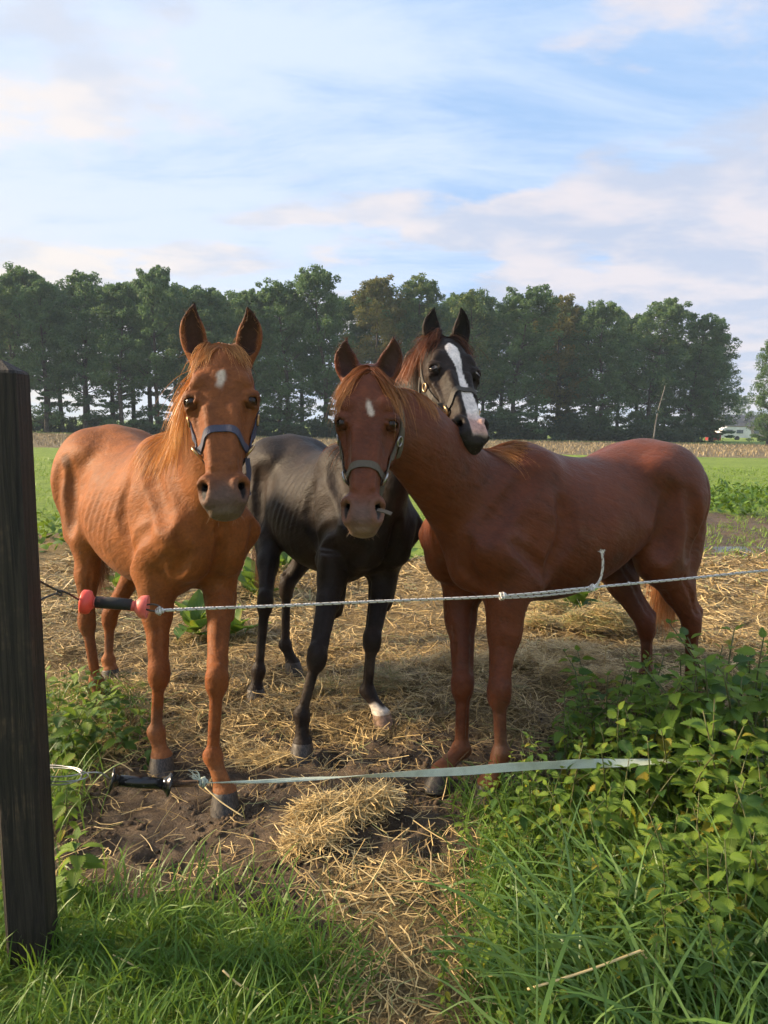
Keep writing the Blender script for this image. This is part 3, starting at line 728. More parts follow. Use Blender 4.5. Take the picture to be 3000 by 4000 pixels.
def vnoise(p, scale, seed=0):
    """cheap smooth value noise for vertex painting"""
    r = np.random.default_rng(seed); out = 0
    for _ in range(6):
        k = r.normal(size=3); k = k/np.linalg.norm(k)*scale*r.uniform(.6, 1.7); out = out+np.sin(p@k+r.uniform(0, 6.28))
    return out/3.5
def blend(c, m, col): return c+(np.asarray(col)-c)*np.clip(m, 0, 1)[:, None]
def dseg(p, a, b):
    ab = b-a; t = np.clip(((p-a)@ab)/(ab@ab), 0, 1); return np.linalg.norm(p-a-t[:, None]*ab, axis=1)
def ear_mask(H, V):
    m = np.zeros(len(V))
    for base, up, oo, op in H.ears:
        q = (V-base)/H.k; u, a, b = q@up, q@oo, q@op
        el = .2
        m = np.maximum(m, sstep(.012, .020, u)*(np.abs(a-.006) < .045)*sstep(.012, .006, b-.010)*sstep(-.016, -.006, b+0)*sstep(.036, .024, np.abs(a-.007))*(u < .23))
    return m
def coat_colours(nm, V, T, H, fl, hl):
    l, s, f = H.loc(V); n1 = vnoise(V, 18, 1); n2 = vnoise(V, 60, 2); n3 = vnoise(V, 170, 3); nn = n1*.4+n2*.35+n3*.25
    onhead = (np.abs(s) < .16)*(f > -.25)*(f < .07)*(l > -.06)*(l < .66)
    z = V[:, 2]
    if nm == 'A':
        c = np.tile([.215, .069, .0170], (len(V), 1))
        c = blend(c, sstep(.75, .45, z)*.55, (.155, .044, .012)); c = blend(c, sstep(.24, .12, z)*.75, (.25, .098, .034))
        c = blend(c, onhead*.55, (.150, .050, .020))
        mz = sstep(.44, .56, l+nn*.03-.03*np.abs(s)/.06)*onhead; c = blend(c, mz*.85, (.085, .060, .048))
        c = blend(c, onhead*sstep(.575, .61, l)*.6, (.15, .11, .08))
        r = np.sqrt(((l-.135)/.034)**2+((s-.004)/.0175)**2)+nn*.35; c = blend(c, onhead*(f > -.06)*sstep(1.30, .45, r+n3*.22)*.92, (.58, .48, .38))
        q_ = (V-T.pt(.925, -np.sign(T.lat[0])*.26, 1.265)); r = np.sqrt((q_[:, 2]/.038)**2+(np.linalg.norm(q_[:, :2], axis=1)/.05)**2); c = blend(c, sstep(1.3, .5, r+nn*.35)*.65, (.055, .026, .015))
        ear = (.045, .019, .011)
    elif nm == 'C':
        c = np.tile([.104, .0255, .0075], (len(V), 1))
        c = blend(c, sstep(.70, .40, z)*.4, (.100, .024, .0075)); c = blend(c, sstep(.26, .12, z)*.7, (.15, .053, .018))
        c = blend(c, onhead*.5, (.125, .036, .015))
        mz = sstep(.455, .535, l+nn*.015)*onhead; c = blend(c, mz*.75, (.140, .070, .046)); c = blend(c, onhead*sstep(.565, .61, l+nn*.01)*.7, (.19, .125, .085))
        c = blend(c, onhead*sstep(.052, .02, np.abs(s))*sstep(.50, .535, l)*sstep(.60, .57, l)*.7, (.10, .06, .045))
        r = np.sqrt(((l-.152)/.026)**2+((s-.008-(l-.14)*.22)/.0115)**2)+nn*.40; c = blend(c, onhead*(f > -.06)*sstep(1.30, .55, r+n3*.20)*.92, (.58, .47, .38))
        ear = (.050, .020, .014)
        r = np.linalg.norm((V-T.pt(.53, np.sign(T.lat[0])*.27, .93))/np.array([.035, .035, .022]), axis=1); c = blend(c, sstep(1.2, .6, r+nn*.3)*.5, (.06, .022, .014))
    else:
        c = np.tile([.0170, .0112, .0082], (len(V), 1))
        c = blend(c, sstep(-.2, .8, n1*.6+n2*.3)*.45, (.034, .020, .0135))
        c = blend(c, onhead*sstep(.40, .52, l)*.5, (.030, .025, .023))
        cx = np.interp(l, [.06, .12, .20, .28, .38, .48, .60], [-.014, -.006, .004, .004, .006, .014, .018])
        hw = np.interp(l, [.055, .085, .12, .17, .21, .27, .34, .42, .50, .56, .62], [.0, .027, .030, .021, .012, .014, .020, .027, .035, .038, .028])
        e = np.abs(s-cx)/(hw+1e-5)+nn*.24; bl = onhead*(f > -.075)*sstep(1.10, .92, e)*(l > .05)*(l < .615)
        c = blend(c, bl*sstep(.590, .570, l+nn*.01), (.66, .58, .52)); c = blend(c, bl*sstep(.45, .52, l+nn*.02)*sstep(.590, .570, l+nn*.01)*.85, (.48, .25, .19))
        hoof = fl[1][3]; fet = fl[1][2]
        m = sstep(.085, .06, dseg(V, fet*.85+hoof*.15, hoof))*sstep(.135, .118, z+n2*.012); c = blend(c, m, (.62, .54, .44))
        c = blend(c, m*sstep(.4, .8, vnoise(V, 45, 9))*sstep(.09, .07, z), (.10, .07, .05))
        ear = (.012, .009, .008)
    mud = sstep(.10, .75, n1*.5+vnoise(V, 34, 7)*.5)*sstep(.62, .15, z)*.40; c = blend(c, mud, (.105, .078, .052))
    grime = sstep(.35, .95, vnoise(V, 11, 17)*.6+vnoise(V, 27, 18)*.4)*(1-onhead)*.13; c = blend(c, grime, (.15, .105, .07) if nm != 'B' else (.045, .032, .024))
    for sg in (-1, 1):
        q = np.sqrt(((l-.530)/.040)**2+((s-sg*.054)/.017)**2); c = blend(c, onhead*(f > -.07)*(f < -.006)*sstep(1.15, .8, q), (.012, .009, .008))
        q = np.sqrt(((l-.200)/.030)**2+((s-sg*.11)/.05)**2+((f+.034)/.036)**2); c = blend(c, onhead*sstep(1.10, .85, q)*.40, (.030, .016, .010))
    em = ear_mask(H, V); c = blend(c, em, ear)
    return c

def strands(name, fld, roots, dirs, lens, widths, cols, tips, mat, grav=.25, stiff=.8, wob=.12, nseg=9, seed=0, margin=.006, pull=None, locks=None):
    r = np.random.default_rng(seed); n = len(roots); p = np.array(roots, float); d = np.array([nrm(x) for x in dirs]); L = np.asarray(lens)[:, None]/nseg
    w = np.asarray(widths)[:, None]; path = [p.copy()]; cl = r.normal(size=(n, 3))
    for i in range(nseg):
        cl = cl*.7+r.normal(size=(n, 3))*.5
        g = np.array([0, 0, -grav]) if pull is None else pull
        d = d*stiff+g+cl*wob; d /= np.linalg.norm(d, axis=1)[:, None]; p = p+d*L
        dd = fld.dist(p); m = dd < margin
        if m.any():
            gr = fld.grad(p[m]); p[m] += gr*(margin-dd[m])[:, None]
            dn = d[m]-gr*np.minimum((d[m]*gr).sum(1), 0)[:, None]; d[m] = dn/(np.linalg.norm(dn, axis=1)[:, None]+1e-6)
        path.append(p.copy())
    path = np.stack(path, 1); k = nseg+1
    if locks is not None:
        lk = np.asarray(locks); locks = lk.max()+1
        q_ = np.linspace(0, 1, k)[None, :, None]; cnt = np.bincount(lk, minlength=locks)[:, None, None]; gd = np.zeros((locks, k, 3)); np.add.at(gd, lk, path); gd /= np.maximum(cnt, 1)
        pullin = (r.uniform(.35, .95, (locks, 1, 1))[lk])*np.clip(q_*1.5, 0, 1)**1.2*np.where(r.uniform(size=(n, 1, 1)) < .12, .1, 1)
        path = path+(gd[lk]-path)*pullin*.85
    tan = np.gradient(path, axis=1); tan /= np.linalg.norm(tan, axis=2)[..., None]+1e-9
    ref = r.normal(size=(n, 1, 3)); sd = np.cross(tan, ref); sd /= np.linalg.norm(sd, axis=2)[..., None]+1e-9
    tap = np.interp(np.linspace(0, 1, k), [0, .1, .6, 1], [.8, 1, .75, .12])[None, :, None]
    off = sd*w[:, None, :]*tap*.5
    V = np.stack([path-off, path+off], 2).reshape(-1, 3)
    i = np.arange(n)[:, None]*(2*k)+np.arange(k-1)[None]*2
    Q = np.stack([i, i+1, i+3, i+2], -1).reshape(-1, 4)
    q = np.linspace(0, 1, k)[None, :, None]**1.3
    C = (np.asarray(cols)[:, None]*(1-q)+np.asarray(tips)[:, None]*q); C = np.repeat(C[:, :, None], 2, 2).reshape(-1, 3)
    return obj_from(name, V, Q, mat, None, True, {'col': C})
def stuffed(o): o['kind'] = 'stuff'; return o
def lockids(rts, n, r):
    q = rts-rts.mean(0); key = q@np.linalg.svd(q, full_matrices=False)[2][0]+r.normal(0, .005, len(rts)); lk = np.empty(len(rts), int); lk[np.argsort(key)] = np.arange(len(rts))*n//len(rts); return lk
def pick(r, n, c, v=.25): return np.asarray(c)[None]*(1+r.normal(size=(n, 1))*v).clip(.35, 1.9)
def crest(fld, nk, a, b, n, r):
    """root points along the top of the neck"""
    rows = catmull(np.concatenate([np.array(nk[0]), np.array(nk[1])], 1), 12); u = r.uniform(a, b, n)*(len(rows)-1); i = np.minimum(u.astype(int), len(rows)-2); t = (u-i)[:, None]
    q = rows[i]*(1-t)+rows[i+1]*t; tan = rows[i+1, :3]-rows[i, :3]; tan /= np.linalg.norm(tan, axis=1)[:, None]
    side = nrm(nk[2]); up = np.cross(side, tan); up *= np.sign(up[:, 2:3]); up /= np.linalg.norm(up, axis=1)[:, None]
    p = q[:, :3]+up*q[:, 4:5]*1.0+side[None]*r.normal(size=(n, 1))*.012
    return fld.cling(p, .001), up, tan, side

def ribbon(path, nor, width, thick=.004):
    path = np.asarray(path, float); nor = np.asarray(nor, float); tan = np.gradient(path, axis=0); tan /= np.linalg.norm(tan, axis=1)[:, None]+1e-9
    b = np.cross(tan, nor); b /= np.linalg.norm(b, axis=1)[:, None]+1e-9; nor = np.cross(b, tan)
    w = width/2; h = thick/2
    sec = [(-w, -h), (-w*.96, h), (w*.96, h), (w, -h)]
    V = np.stack([path+b*x+nor*y for x, y in sec], 1).reshape(-1, 3); n = len(path); F = []
    for i in range(n-1):
        for k in range(4): F.append((i*4+k, i*4+(k+1) % 4, (i+1)*4+(k+1) % 4, (i+1)*4+k))
    F += [(3, 2, 1, 0), ((n-1)*4, (n-1)*4+1, (n-1)*4+2, (n-1)*4+3)]
    return V, F
def strap(fld, pts, width, off=.0035, n=8):
    p = catmull(pts, n); p = fld.cling(p, off); 
    for _ in range(3): p[1:-1] = p[1:-1]*.5+(p[:-2]+p[2:])*.25
    return ribbon(p, fld.grad(p), width)
def ringmesh(c, n, r=.020, rr=.0035, sq=1.0):
    n = nrm(n); a = nrm(np.cross(n, [.1, .2, 1])); b = np.cross(n, a); th = np.linspace(0, 2*pi, 20, endpoint=False)
    return tube([c+a*(cos(x)*r*sq)+b*(sin(x)*r) for x in th], rr, 6, True)
def web_mat(name, c1, c2):
    m, t, b, o = new_mat(name)
    v = t.n('ShaderNodeTexCoord').outputs['Object']; nz = t.noise(v, 240, 3, .6); big = t.noise(v, 25, 4, .6)
    t.l(t.mix(t.math('ADD', t.math('MULTIPLY', nz, .5), t.math('MULTIPLY', big, .5)), c1, c2), b.inputs['Base Color']); b.inputs['Roughness'].default_value = .7
    bump(t, b, nz, .8, .002); return m
WEB = {'A': web_mat('navy webbing', (.030, .032, .060), (.075, .075, .115)), 'B': web_mat('olive webbing', (.028, .022, .016), (.068, .056, .042)), 'C': web_mat('taupe webbing', (.055, .042, .028), (.120, .096, .066))}
m_brass = simple_mat('brass', (.62, .42, .22), (.45, .28, .13), 60, .32, .2, .001, .5, .9)
m_steel = simple_mat('steel buckle', (.45, .43, .40), (.30, .28, .26), 60, .35, .2, .001, .5, .9)

def finish(nm, root_label, T, H, nk, fl, hl, group):
    V, Q, hooves, fld = HORSES[nm]; r = np.random.default_rng({'A': 11, 'B': 12, 'C': 13}[nm])
    root = empty('horse', (T.F[0], T.F[1], float(gz0(T.F[0], T.F[1])))); tag(root, root_label, 'horse', group)
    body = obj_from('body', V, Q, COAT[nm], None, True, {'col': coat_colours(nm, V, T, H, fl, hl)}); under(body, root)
    for q, (c, f, lat, z) in enumerate(hooves):
        v, fc = hoofmesh(c, f, lat, z); o = obj_from('hoof', v, fc, m_hoof2 if (nm == 'B' and q == 1) else m_hoof, None, True); under(o, root)
    for sg in (-1, 1):
        c = H.pt(.200, sg*.0955, -.035); R = .0243*H.k; n = nrm(H.es*sg*.78+H.ef*.62)
        th = np.linspace(0, pi, 13); ph = np.linspace(0, 2*pi, 20, endpoint=False)
        a = nrm(np.cross(n, H.el)); b = np.cross(n, a)
        vs = np.array([c+R*(n*cos(x)+(a*cos(y)+b*sin(y))*sin(x)) for x in th for y in ph])
        fs = [(i*20+j, i*20+(j+1) % 20, (i+1)*20+(j+1) % 20, (i+1)*20+j) for i in range(12) for j in range(20)]
        cc = np.repeat(np.where(th[:, None] < .40, [[.003, .003, .003]], np.where(th[:, None] < .72, [[.030, .014, .007]], [[.22, .18, .15]] if nm == 'B' else [[.02, .012, .008]])), 20, 0)
        under(obj_from('eye', vs, fs, m_eye, None, True, {'col': cc}), root)
        # lids: shells turned about the line through the eye corners
        ca_ = nrm(np.cross(n, H.el)); vu = nrm(np.cross(ca_, n)); vu = vu if vu@H.el < 0 else -vu; Rl = R*1.09
        lv, lc = [], []; skin = {'A': (.10, .038, .016), 'B': (.018, .013, .011), 'C': (.070, .020, .009)}[nm]
        for p0, p1 in ((20, 125), (-34, -125)):
            o0 = len(lv)
            for a_ in np.linspace(-88, 88, 15):
                for q_, p_ in enumerate(np.linspace(p0, p1, 7)):
                    rr = Rl*(1.03 if q_ == 0 else 1.0); ph_ = radians(p_)
                    lv.append(c+ca_*(Rl*sin(radians(a_)))+(n*cos(ph_)+vu*sin(ph_))*rr*cos(radians(a_))); lc.append(np.array(skin)*(.25 if q_ == 0 else .7 if q_ == 1 else 1))
        lf = [(b0+i*7+k, b0+i*7+k+1, b0+(i+1)*7+k+1, b0+(i+1)*7+k) for b0 in (0, 105) for i in range(14) for k in range(6)]
        for h_, nm_ in ((0, 'upper_eyelid'), (1, 'lower_eyelid')): under(obj_from(nm_, lv[h_*105:(h_+1)*105], lf[:84], COAT[nm], None, True, {'col': lc[h_*105:(h_+1)*105]}), root)
        el_n = 16; ang = np.linspace(-60, 60, el_n); lr = np.array([c+ca_*(Rl*sin(radians(a_)))+(n*cos(radians(22))+vu*sin(radians(22)))*Rl*1.03*cos(radians(a_)) for a_ in ang])
        under(stuffed(strands('eyelashes', fld, lr, [n*.9+ca_*sin(radians(a_))*.6+vu*.15 for a_ in ang], np.full(el_n, .014), np.full(el_n, .0008), np.tile([.02, .012, .008], (el_n, 1)), np.tile([.03, .018, .012], (el_n, 1)), HAIR, .1, .9, .03, 4, 9, -.02)), root)
    # ---- mane
    cols = {'A': ((.40, .15, .04), (.66, .32, .10)), 'B': ((.022, .014, .012), (.34, .120, .045)), 'C': ((.16, .045, .017), (.56, .26, .09))}[nm]
    imgleft = np.array([-1., -.15, 0])
    #      crest range, strands, lie (image left -1 / right +1), up, down, back, length, gravity
    runs = {'A': [(.24, .78, 2300, -1, .10, .55, .0, .36, .22)],
            'B': [(.30, .80, 2000, -1, .15, .35, .1, .27, .22), (.22, .40, 700, -1, .25, .12, .35, .30, .10)],
            'C': [(.62, .80, 420, 1, .10, .75, .0, .17, .20), (.14, .30, 420, 1, .22, .05, .85, .24, .10), (.20, .80, 1300, -1, .2, .5, .0, .24, .22)]}[nm]
    RT, DR, LN, LK = [], [], [], []
    for a, b, n, lie, u_, dn_, bk, L, gv in runs:
        rts, up, tan, side = crest(fld, nk, a, b, n, r)
        sl = side*np.sign(side@(imgleft*-lie)) if nm != 'C' else side*np.sign(side@np.array([.45, -.8, 0]))*lie
        if nm != 'C': sl = side*np.sign(side@imgleft)
        d = up*u_+sl[None]*.55-UP[None]*dn_-tan*bk+r.normal(size=(n, 3))*.10
        cl = np.random.default_rng(5).normal(size=(90, 3))*.13; d = d+cl[(np.arange(n)*90//n+r.integers(0, 2, n)) % 90] if False else d+cl[r.integers(0, 90, n)]
        LK.append(lockids(rts, max(6, n//38), r)+(LK[-1].max()+1 if LK else 0)); RT.append(rts); DR.append(d); LN.append(L*r.uniform(.5, 1.12, n))
    RT, DR, LN = np.concatenate(RT), np.concatenate(DR), np.concatenate(LN); n = len(RT)
    ca, cb = pick(r, n, cols[0]), pick(r, n, cols[1])
    under(strands('mane', fld, RT, DR, LN, r.uniform(.0012, .0030, n), ca, cb, HAIR, .20, .86, .06, 10, 3, locks=np.concatenate(LK)), root)
    # ---- forelock
    #        count, left share, sideways range, down, length, root spread
    n, pl, lo_, hi_, dn_, L_, rs_ = {'A': (560, .62, .05, 1.3, .50, .125, .042), 'B': (700, .60, .95, 2.0, .35, .20, .036), 'C': (430, .56, 1.0, 2.2, .55, .25, .020)}[nm]
    u = r.uniform(-1, 1, n); sg_ = np.where(r.uniform(size=n) < pl, -1, 1)
    rt = fld.cling(np.array([H.pt(-.005+.022*r.uniform(-1, 1), (x*.6+.4*g)*rs_, {'A': -.045, 'B': -.045, 'C': -.022}[nm]+.018*r.uniform(-1, 1)) for x, g in zip(u, sg_)]), .001)
    lock = r.integers(0, 22, n); side_ = sg_*(lo_+(hi_-lo_)*np.clip(np.random.default_rng(2).uniform(0, 1, 22)[lock]+r.normal(0, .07, n), 0, 1))
    dirs = H.el[None]*dn_+H.ef[None]*.22+H.es[None]*side_[:, None]+r.normal(size=(n, 3))*.07+(r.normal(size=(22, 3))*.12)[lock]
    ln = L_*r.uniform(.55, 1.12, n)*np.random.default_rng(3).uniform(.7, 1.15, 22)[lock]*(np.where(np.abs(side_) > .6, 1.25, .80) if nm == 'A' else 1)
    ca, cb = pick(r, n, {'A': (.32, .115, .036), 'B': (.022, .014, .012), 'C': (.20, .058, .020)}[nm]), pick(r, n, {'A': (.68, .36, .13), 'B': (.22, .075, .030), 'C': (.60, .28, .09)}[nm])
    under(strands('forelock', fld, rt, dirs, ln, r.uniform(.0010, .0028, n), ca, cb, HAIR, {'A': .17, 'B': .18, 'C': .21}[nm], .88, .06, 11, 4, .005, locks=lock+22*(sg_ > 0)), root)
    # fine hair in the ears
    n = 300; rt, dr = [], []
    for base, up_, oo, op in H.ears:
        for _ in range(n//2):
            t_ = r.uniform(.03, .17); sgn = r.choice([-1, 1]); rt.append(base+(up_*t_+oo*(.007+sgn*np.interp(t_, [0, .08, .19], [.030, .038, .006]))+op*.006)*H.k); dr.append(op*.5+up_*.6-oo*sgn*r.uniform(-.5, .6)+r.normal(size=3)*.2)
    ce = {'A': (.30, .13, .06), 'B': (.03, .02, .016), 'C': (.16, .06, .03)}[nm]
    under(stuffed(strands('ear_hair', fld, fld.cling(np.array(rt), .0, 6), dr, r.uniform(.010, .026, n), np.full(n, .0009), pick(r, n, ce), pick(r, n, ce), HAIR, .0, .95, .06, 4, 8, -.02)), root)
    # ---- tail
    n = 1900; tp = {'A': (1.30, .0, 1.22), 'B': (1.30, -.02*sB, 1.20), 'C': (1.24, -.05*sC, 1.20)}[nm]; base = T.pt(*tp); dk = nrm(T.ax*.45+np.array([0, 0, -1.]))
    rt = base+dk[None]*r.uniform(0, .28, (n, 1))+r.normal(size=(n, 3))*.016
    dirs = dk[None]+r.normal(size=(n, 3))*.10; ln = (.98-np.linalg.norm(rt-base, axis=1))*r.uniform(.55, 1.0, n)*.86
    ca, cb = pick(r, n, {'A': (.20, .075, .03), 'B': (.022, .014, .012), 'C': (.13, .045, .022)}[nm]), pick(r, n, {'A': (.25, .11, .05), 'B': (.14, .055, .03), 'C': (.55, .25, .09)}[nm])
    under(strands('tail', fld, rt, dirs, ln, r.uniform(.0022, .0048, n), ca, cb, HAIR, .35, .8, .05, 12, 5), root)
    # ---- whiskers round the chin
    n = 60; a = r.uniform(-1, 1, n); rt = fld.cling(np.array([H.pt(.585+.02*r.uniform(-1, 1), x*.050, -.055+.05*r.uniform(-1, .6)) for x in a]), .0)
    dirs = fld.grad(rt)+r.normal(size=(n, 3))*.25+H.el[None]*.5
    under(stuffed(strands('whiskers', fld, rt, dirs, r.uniform(.010, .030, n), np.full(n, .0006), pick(r, n, (.35, .22, .13) if nm != 'B' else (.2, .17, .15)), pick(r, n, (.45, .30, .18)), HAIR, .05, .95, .05, 5, 6, -.02)), root)
    # ---- halter
    sp = []; nb, sd_, tp_ = {'A': (.318, .372, .10), 'B': (.335, .405, .10), 'C': (.365, .400, .10)}[nm]
    wdt = .024
    q = lambda l, s, f: H.pt(l, s, f)
    band = [q(sd_, -.085, -.075), q(sd_-.012, -.075, -.030), q(nb+.012, -.050, .01), q(nb, 0, .02), q(nb+.012, .050, .01), q(sd_-.012, .075, -.030), q(sd_, .085, -.075)]
    sp.append(strap(fld, band, wdt))
    jaw = [q(sd_, -.085, -.085), q(sd_+.030, -.06, -.150), q(sd_+.035, 0, -.20), q(sd_+.030, .06, -.150), q(sd_, .085, -.085)]
    sp.append(strap(fld, jaw, wdt*.9, .008))
    rings = []
    for sg in (-1, 1):
        sp.append(strap(fld, [q(sd_-.012, sg*.09, -.082), q(.28, sg*.115, -.10), q(.19, sg*.125, -.115), q(.10, sg*.10, -.12), q(.035, sg*.08, -.115)], wdt*.9))
        sp.append(strap(fld, [q(.15, sg*.115, -.13), q(.24, sg*.10, -.20), q(.29, 0, -.27)], wdt*.8, .006))
        c = fld.cling(q(sd_, sg*.09, -.080), .006); rings.append((c, fld.grad(c)))
    sp.append(strap(fld, [q(.035, -.08, -.115), q(.0, -.05, -.15), q(-.02, 0, -.17), q(.0, .05, -.15), q(.035, .08, -.115)], wdt*.9, .004))
    hang = {'A': [(966, 1790), (972, 1850), (966, 1900), (972, 1935)], 'B': [(1718, 1575), (1722, 1600), (1730, 1632)], 'C': [(1497, 1885), (1488, 1925), (1476, 1960)]}[nm]
    c = rings[1 if nm != 'B' else 0][0]
    pth = catmull([P(x, y, c[1]-.01) for x, y in hang], 5); sp.append(ribbon(pth, np.tile([0.2, -1, 0.1], (len(pth), 1)), .016 if nm != 'B' else .022))
    if nm == 'C':
        pth = catmull([P(1474, 1992, 2.12), P(1500, 1997, 2.10), P(1530, 2008, 2.09)], 4); loose = ribbon(pth, np.tile([0.1, -.8, 0.6], (len(pth), 1)), .013)
    v, f_ = joinvf(sp); hal = obj_from('halter', v, f_, WEB[nm], None, False); under(hal, root)
    tag(hal, {'A': 'navy webbing halter with brass rings', 'B': 'dark olive webbing halter with bright brass ring', 'C': 'taupe webbing halter with a loose strap end'}[nm])
    if nm == 'C': under(obj_from('strap_end', *loose, WEB['B'], None, False), hal)
    mt = m_brass if nm != 'C' else m_steel
    for c, n_ in rings:
        v, f_ = ringmesh(c, n_, .024, .0046, 1.2); o = obj_from('ring', v, f_, mt, None, True); under(o, hal)
    for sg in (-1, 1):
        c = fld.cling(q(.235, sg*.12, -.108), .007); v, f_ = ringmesh(c, fld.grad(c), .017, .0034, .9); o = obj_from('buckle', v, f_, mt, None, True); under(o, hal)
    return root
HG = 'young horses at the fence'
rootA = finish('A', 'light chestnut horse with a navy halter, nearest the wooden post', TA, HA, nkA, flA, hlA, HG)
rootB = finish('B', 'black horse with a white blaze, resting its head over the chestnut neck', TB, HB, nkB, flB, hlB, HG)
rootC = finish('C', 'dark chestnut horse with a taupe halter, body turned to the right', TC, HC, nkC, flC, hlC, HG)
# ================================================================ blades and straws (uncountable)
def leaf_mat(name, base, base2, trans=.35, rough=.45, attr=True):
    m, t, b, o = new_mat(name)
    v = t.n('ShaderNodeTexCoord').outputs['Object']
    if attr:
        a = t.n('ShaderNodeAttribute', attribute_name='tint').outputs['Fac']; c = t.mix(a, base, base2)
    else: c = t.mix(t.noise(v, 30, 4, .6), base, base2)
    t.l(c, b.inputs['Base Color']); b.inputs['Roughness'].default_value = rough; b.inputs['Specular IOR Level'].default_value = .35
    tr = t.n('ShaderNodeBsdfTranslucent'); t.l(t.mix(.5, c, (.30, .42, .04)), tr.inputs[0])
    mx = t.n('ShaderNodeMixShader'); mx.inputs[0].default_value = trans
    t.l(b.outputs[0], mx.inputs[1]); t.l(tr.outputs[0], mx.inputs[2]); t.l(mx.outputs[0], o.inputs[0])
    return m
def blades(name, x, y, z, L, W, lean, az, droop, mat, tint, nseg=4, fold=0):
    """curved tapering blades as one mesh"""
    n = len(x); k = nseg+1; s = np.linspace(0, 1, k)[None]
    ang = lean[:, None]+droop[:, None]*s                       # angle from vertical along the blade
    dl = (L/nseg)[:, None]
    h = np.concatenate([np.zeros((n, 1)), np.cumsum(np.sin(ang[:, 1:])*dl, 1)], 1); u = np.concatenate([np.zeros((n, 1)), np.cumsum(np.cos(ang[:, 1:])*dl, 1)], 1)
    ca, sa = np.cos(az)[:, None], np.sin(az)[:, None]
    C = np.stack([x[:, None]+h*ca, y[:, None]+h*sa, z[:, None]+u], -1)
    wd = W[:, None]*np.interp(s[0], [0, .25, .7, 1], [.7, 1, .75, .06])[None]
    tw = np.random.default_rng(3).uniform(-.9, .9, n)[:, None]
    off = np.stack([-sa*wd*.5*np.cos(tw), ca*wd*.5*np.cos(tw), wd*.5*np.sin(tw)+0*s], -1)
    V = np.stack([C-off, C+off], 2).reshape(-1, 3)
    i = np.arange(n)[:, None]*(2*k)+np.arange(nseg)[None]*2
    Q = np.stack([i, i+1, i+3, i+2], -1).reshape(-1, 4)
    return obj_from(name, V, Q, mat, None, True, {'tint': np.repeat(np.clip(tint, 0, 1), 2*k)})
m_grass = leaf_mat('grass blade', (.055, .130, .016), (.160, .280, .040), .38)
m_straw, t, b, o = new_mat('dry straw')
a = t.n('ShaderNodeAttribute', attribute_name='tint').outputs['Fac']
t.l(t.ramp(a, [(0, (.13, .085, .036)), (.3, (.33, .225, .090)), (.6, (.57, .41, .17)), (.85, (.74, .57, .28)), (1, (.26, .27, .10))]), b.inputs['Base Color']); b.inputs['Roughness'].default_value = .5
b.inputs['Specular IOR Level'].default_value = .35
def scatter(n, x0, x1, y0, y1, r, dens):
    x = r.uniform(x0, x1, n); y = y0+(y1-y0)*r.uniform(0, 1, n)
    p = dens(x, y); m = r.uniform(0, 1, n) < p; return x[m], y[m]
r = np.random.default_rng(21)
# --- hay: lying straws, thickest near the camera
def straws(name, x, y, z, r, Lr=(.06, .26), W=(.0016, .0040), lift=.35, tint=None, mat=m_straw, curl=.55, ws=None):
    n = len(x); L = r.uniform(*Lr, n)*r.uniform(.6, 1.1, n); az = r.uniform(0, 2*pi, n)
    el = np.abs(r.normal(0, lift, n))*np.where(r.uniform(size=n) < .85, .5, 1.5); k = 4; s = np.linspace(-.5, .5, k)[None]
    bend = r.normal(0, curl, n)[:, None]
    a = az[:, None]+bend*s*2; d = np.stack([np.cos(a)*np.cos(el)[:, None], np.sin(a)*np.cos(el)[:, None], np.repeat(np.sin(el)[:, None], k, 1)*np.where(r.uniform(size=(n, 1)) < .3, -.3, 1)], -1)
    C = np.cumsum(d*(L/k)[:, None, None], 1); C = C-C.mean(1, keepdims=True); C[..., 2] -= C[..., 2].min(1, keepdims=True)*.85
    C = C+np.stack([x, y, z], -1)[:, None]
    sd = np.stack([-np.sin(a), np.cos(a), r.uniform(-.8, .8, (n, 1))+0*a], -1); sd /= np.linalg.norm(sd, axis=-1)[..., None]
    W_ = (r.uniform(*W, n)*(1 if ws is None else ws))[:, None, None]; V = np.stack([C-sd*W_*.5, C+sd*W_*.5], 2).reshape(-1, 3)
    i = np.arange(n)[:, None]*(2*k)+np.arange(k-1)[None]*2; Q = np.stack([i, i+1, i+3, i+2], -1).reshape(-1, 4)
    tt = r.beta(2.2, 2.2, n) if tint is None else tint
    return obj_from(name, V, Q, mat, None, False, {'tint': np.repeat(np.clip(tt, 0, 1), 2*k)})
def hd(x, y): h = zones(x, y)[0]; return np.clip(h*1.0*(.30+1.5*np.clip(fbm(x, y, 2.1, 4, 51, .6)-.32, 0, 1))+.24*(y < 3.6)*(y > 1.95)*(x > -1.6)*(x < 2.0)*(.3+1.4*np.clip(fbm(x, y, 1.7, 3, 5)-.3, 0, 1)), 0, 1)
x1, y1 = scatter(70000, -2.4, 3.0, 1.5, 4.6, r, hd); x2, y2 = scatter(52000, -3.4, 5.0, 4.6, 8.0, r, hd)
x = np.concatenate([x1, x2]); y = np.concatenate([y1, y2]); z = gz(x, y)+r.uniform(0, .022, len(x))
far = sstep(3.5, 7, y)
hay = straws('hay', x, y, z, r, W=(.0018, .0040), ws=1+1.6*far, tint=np.clip(r.beta(1.5, 1.5, len(x))*.8+.35*(fbm(x, y, 1.9, 3, 71)-.5)*1.2, 0, .9)*np.where(r.uniform(size=len(x)) < .93, 1, 0)+np.where(r.uniform(size=len(x)) < .05, 1., 0)); tag(hay, 'dry straw coloured hay strewn over the paddock soil', 'hay', kind='stuff')  # tint spread widened so dark straws stand in for shadows in the hay
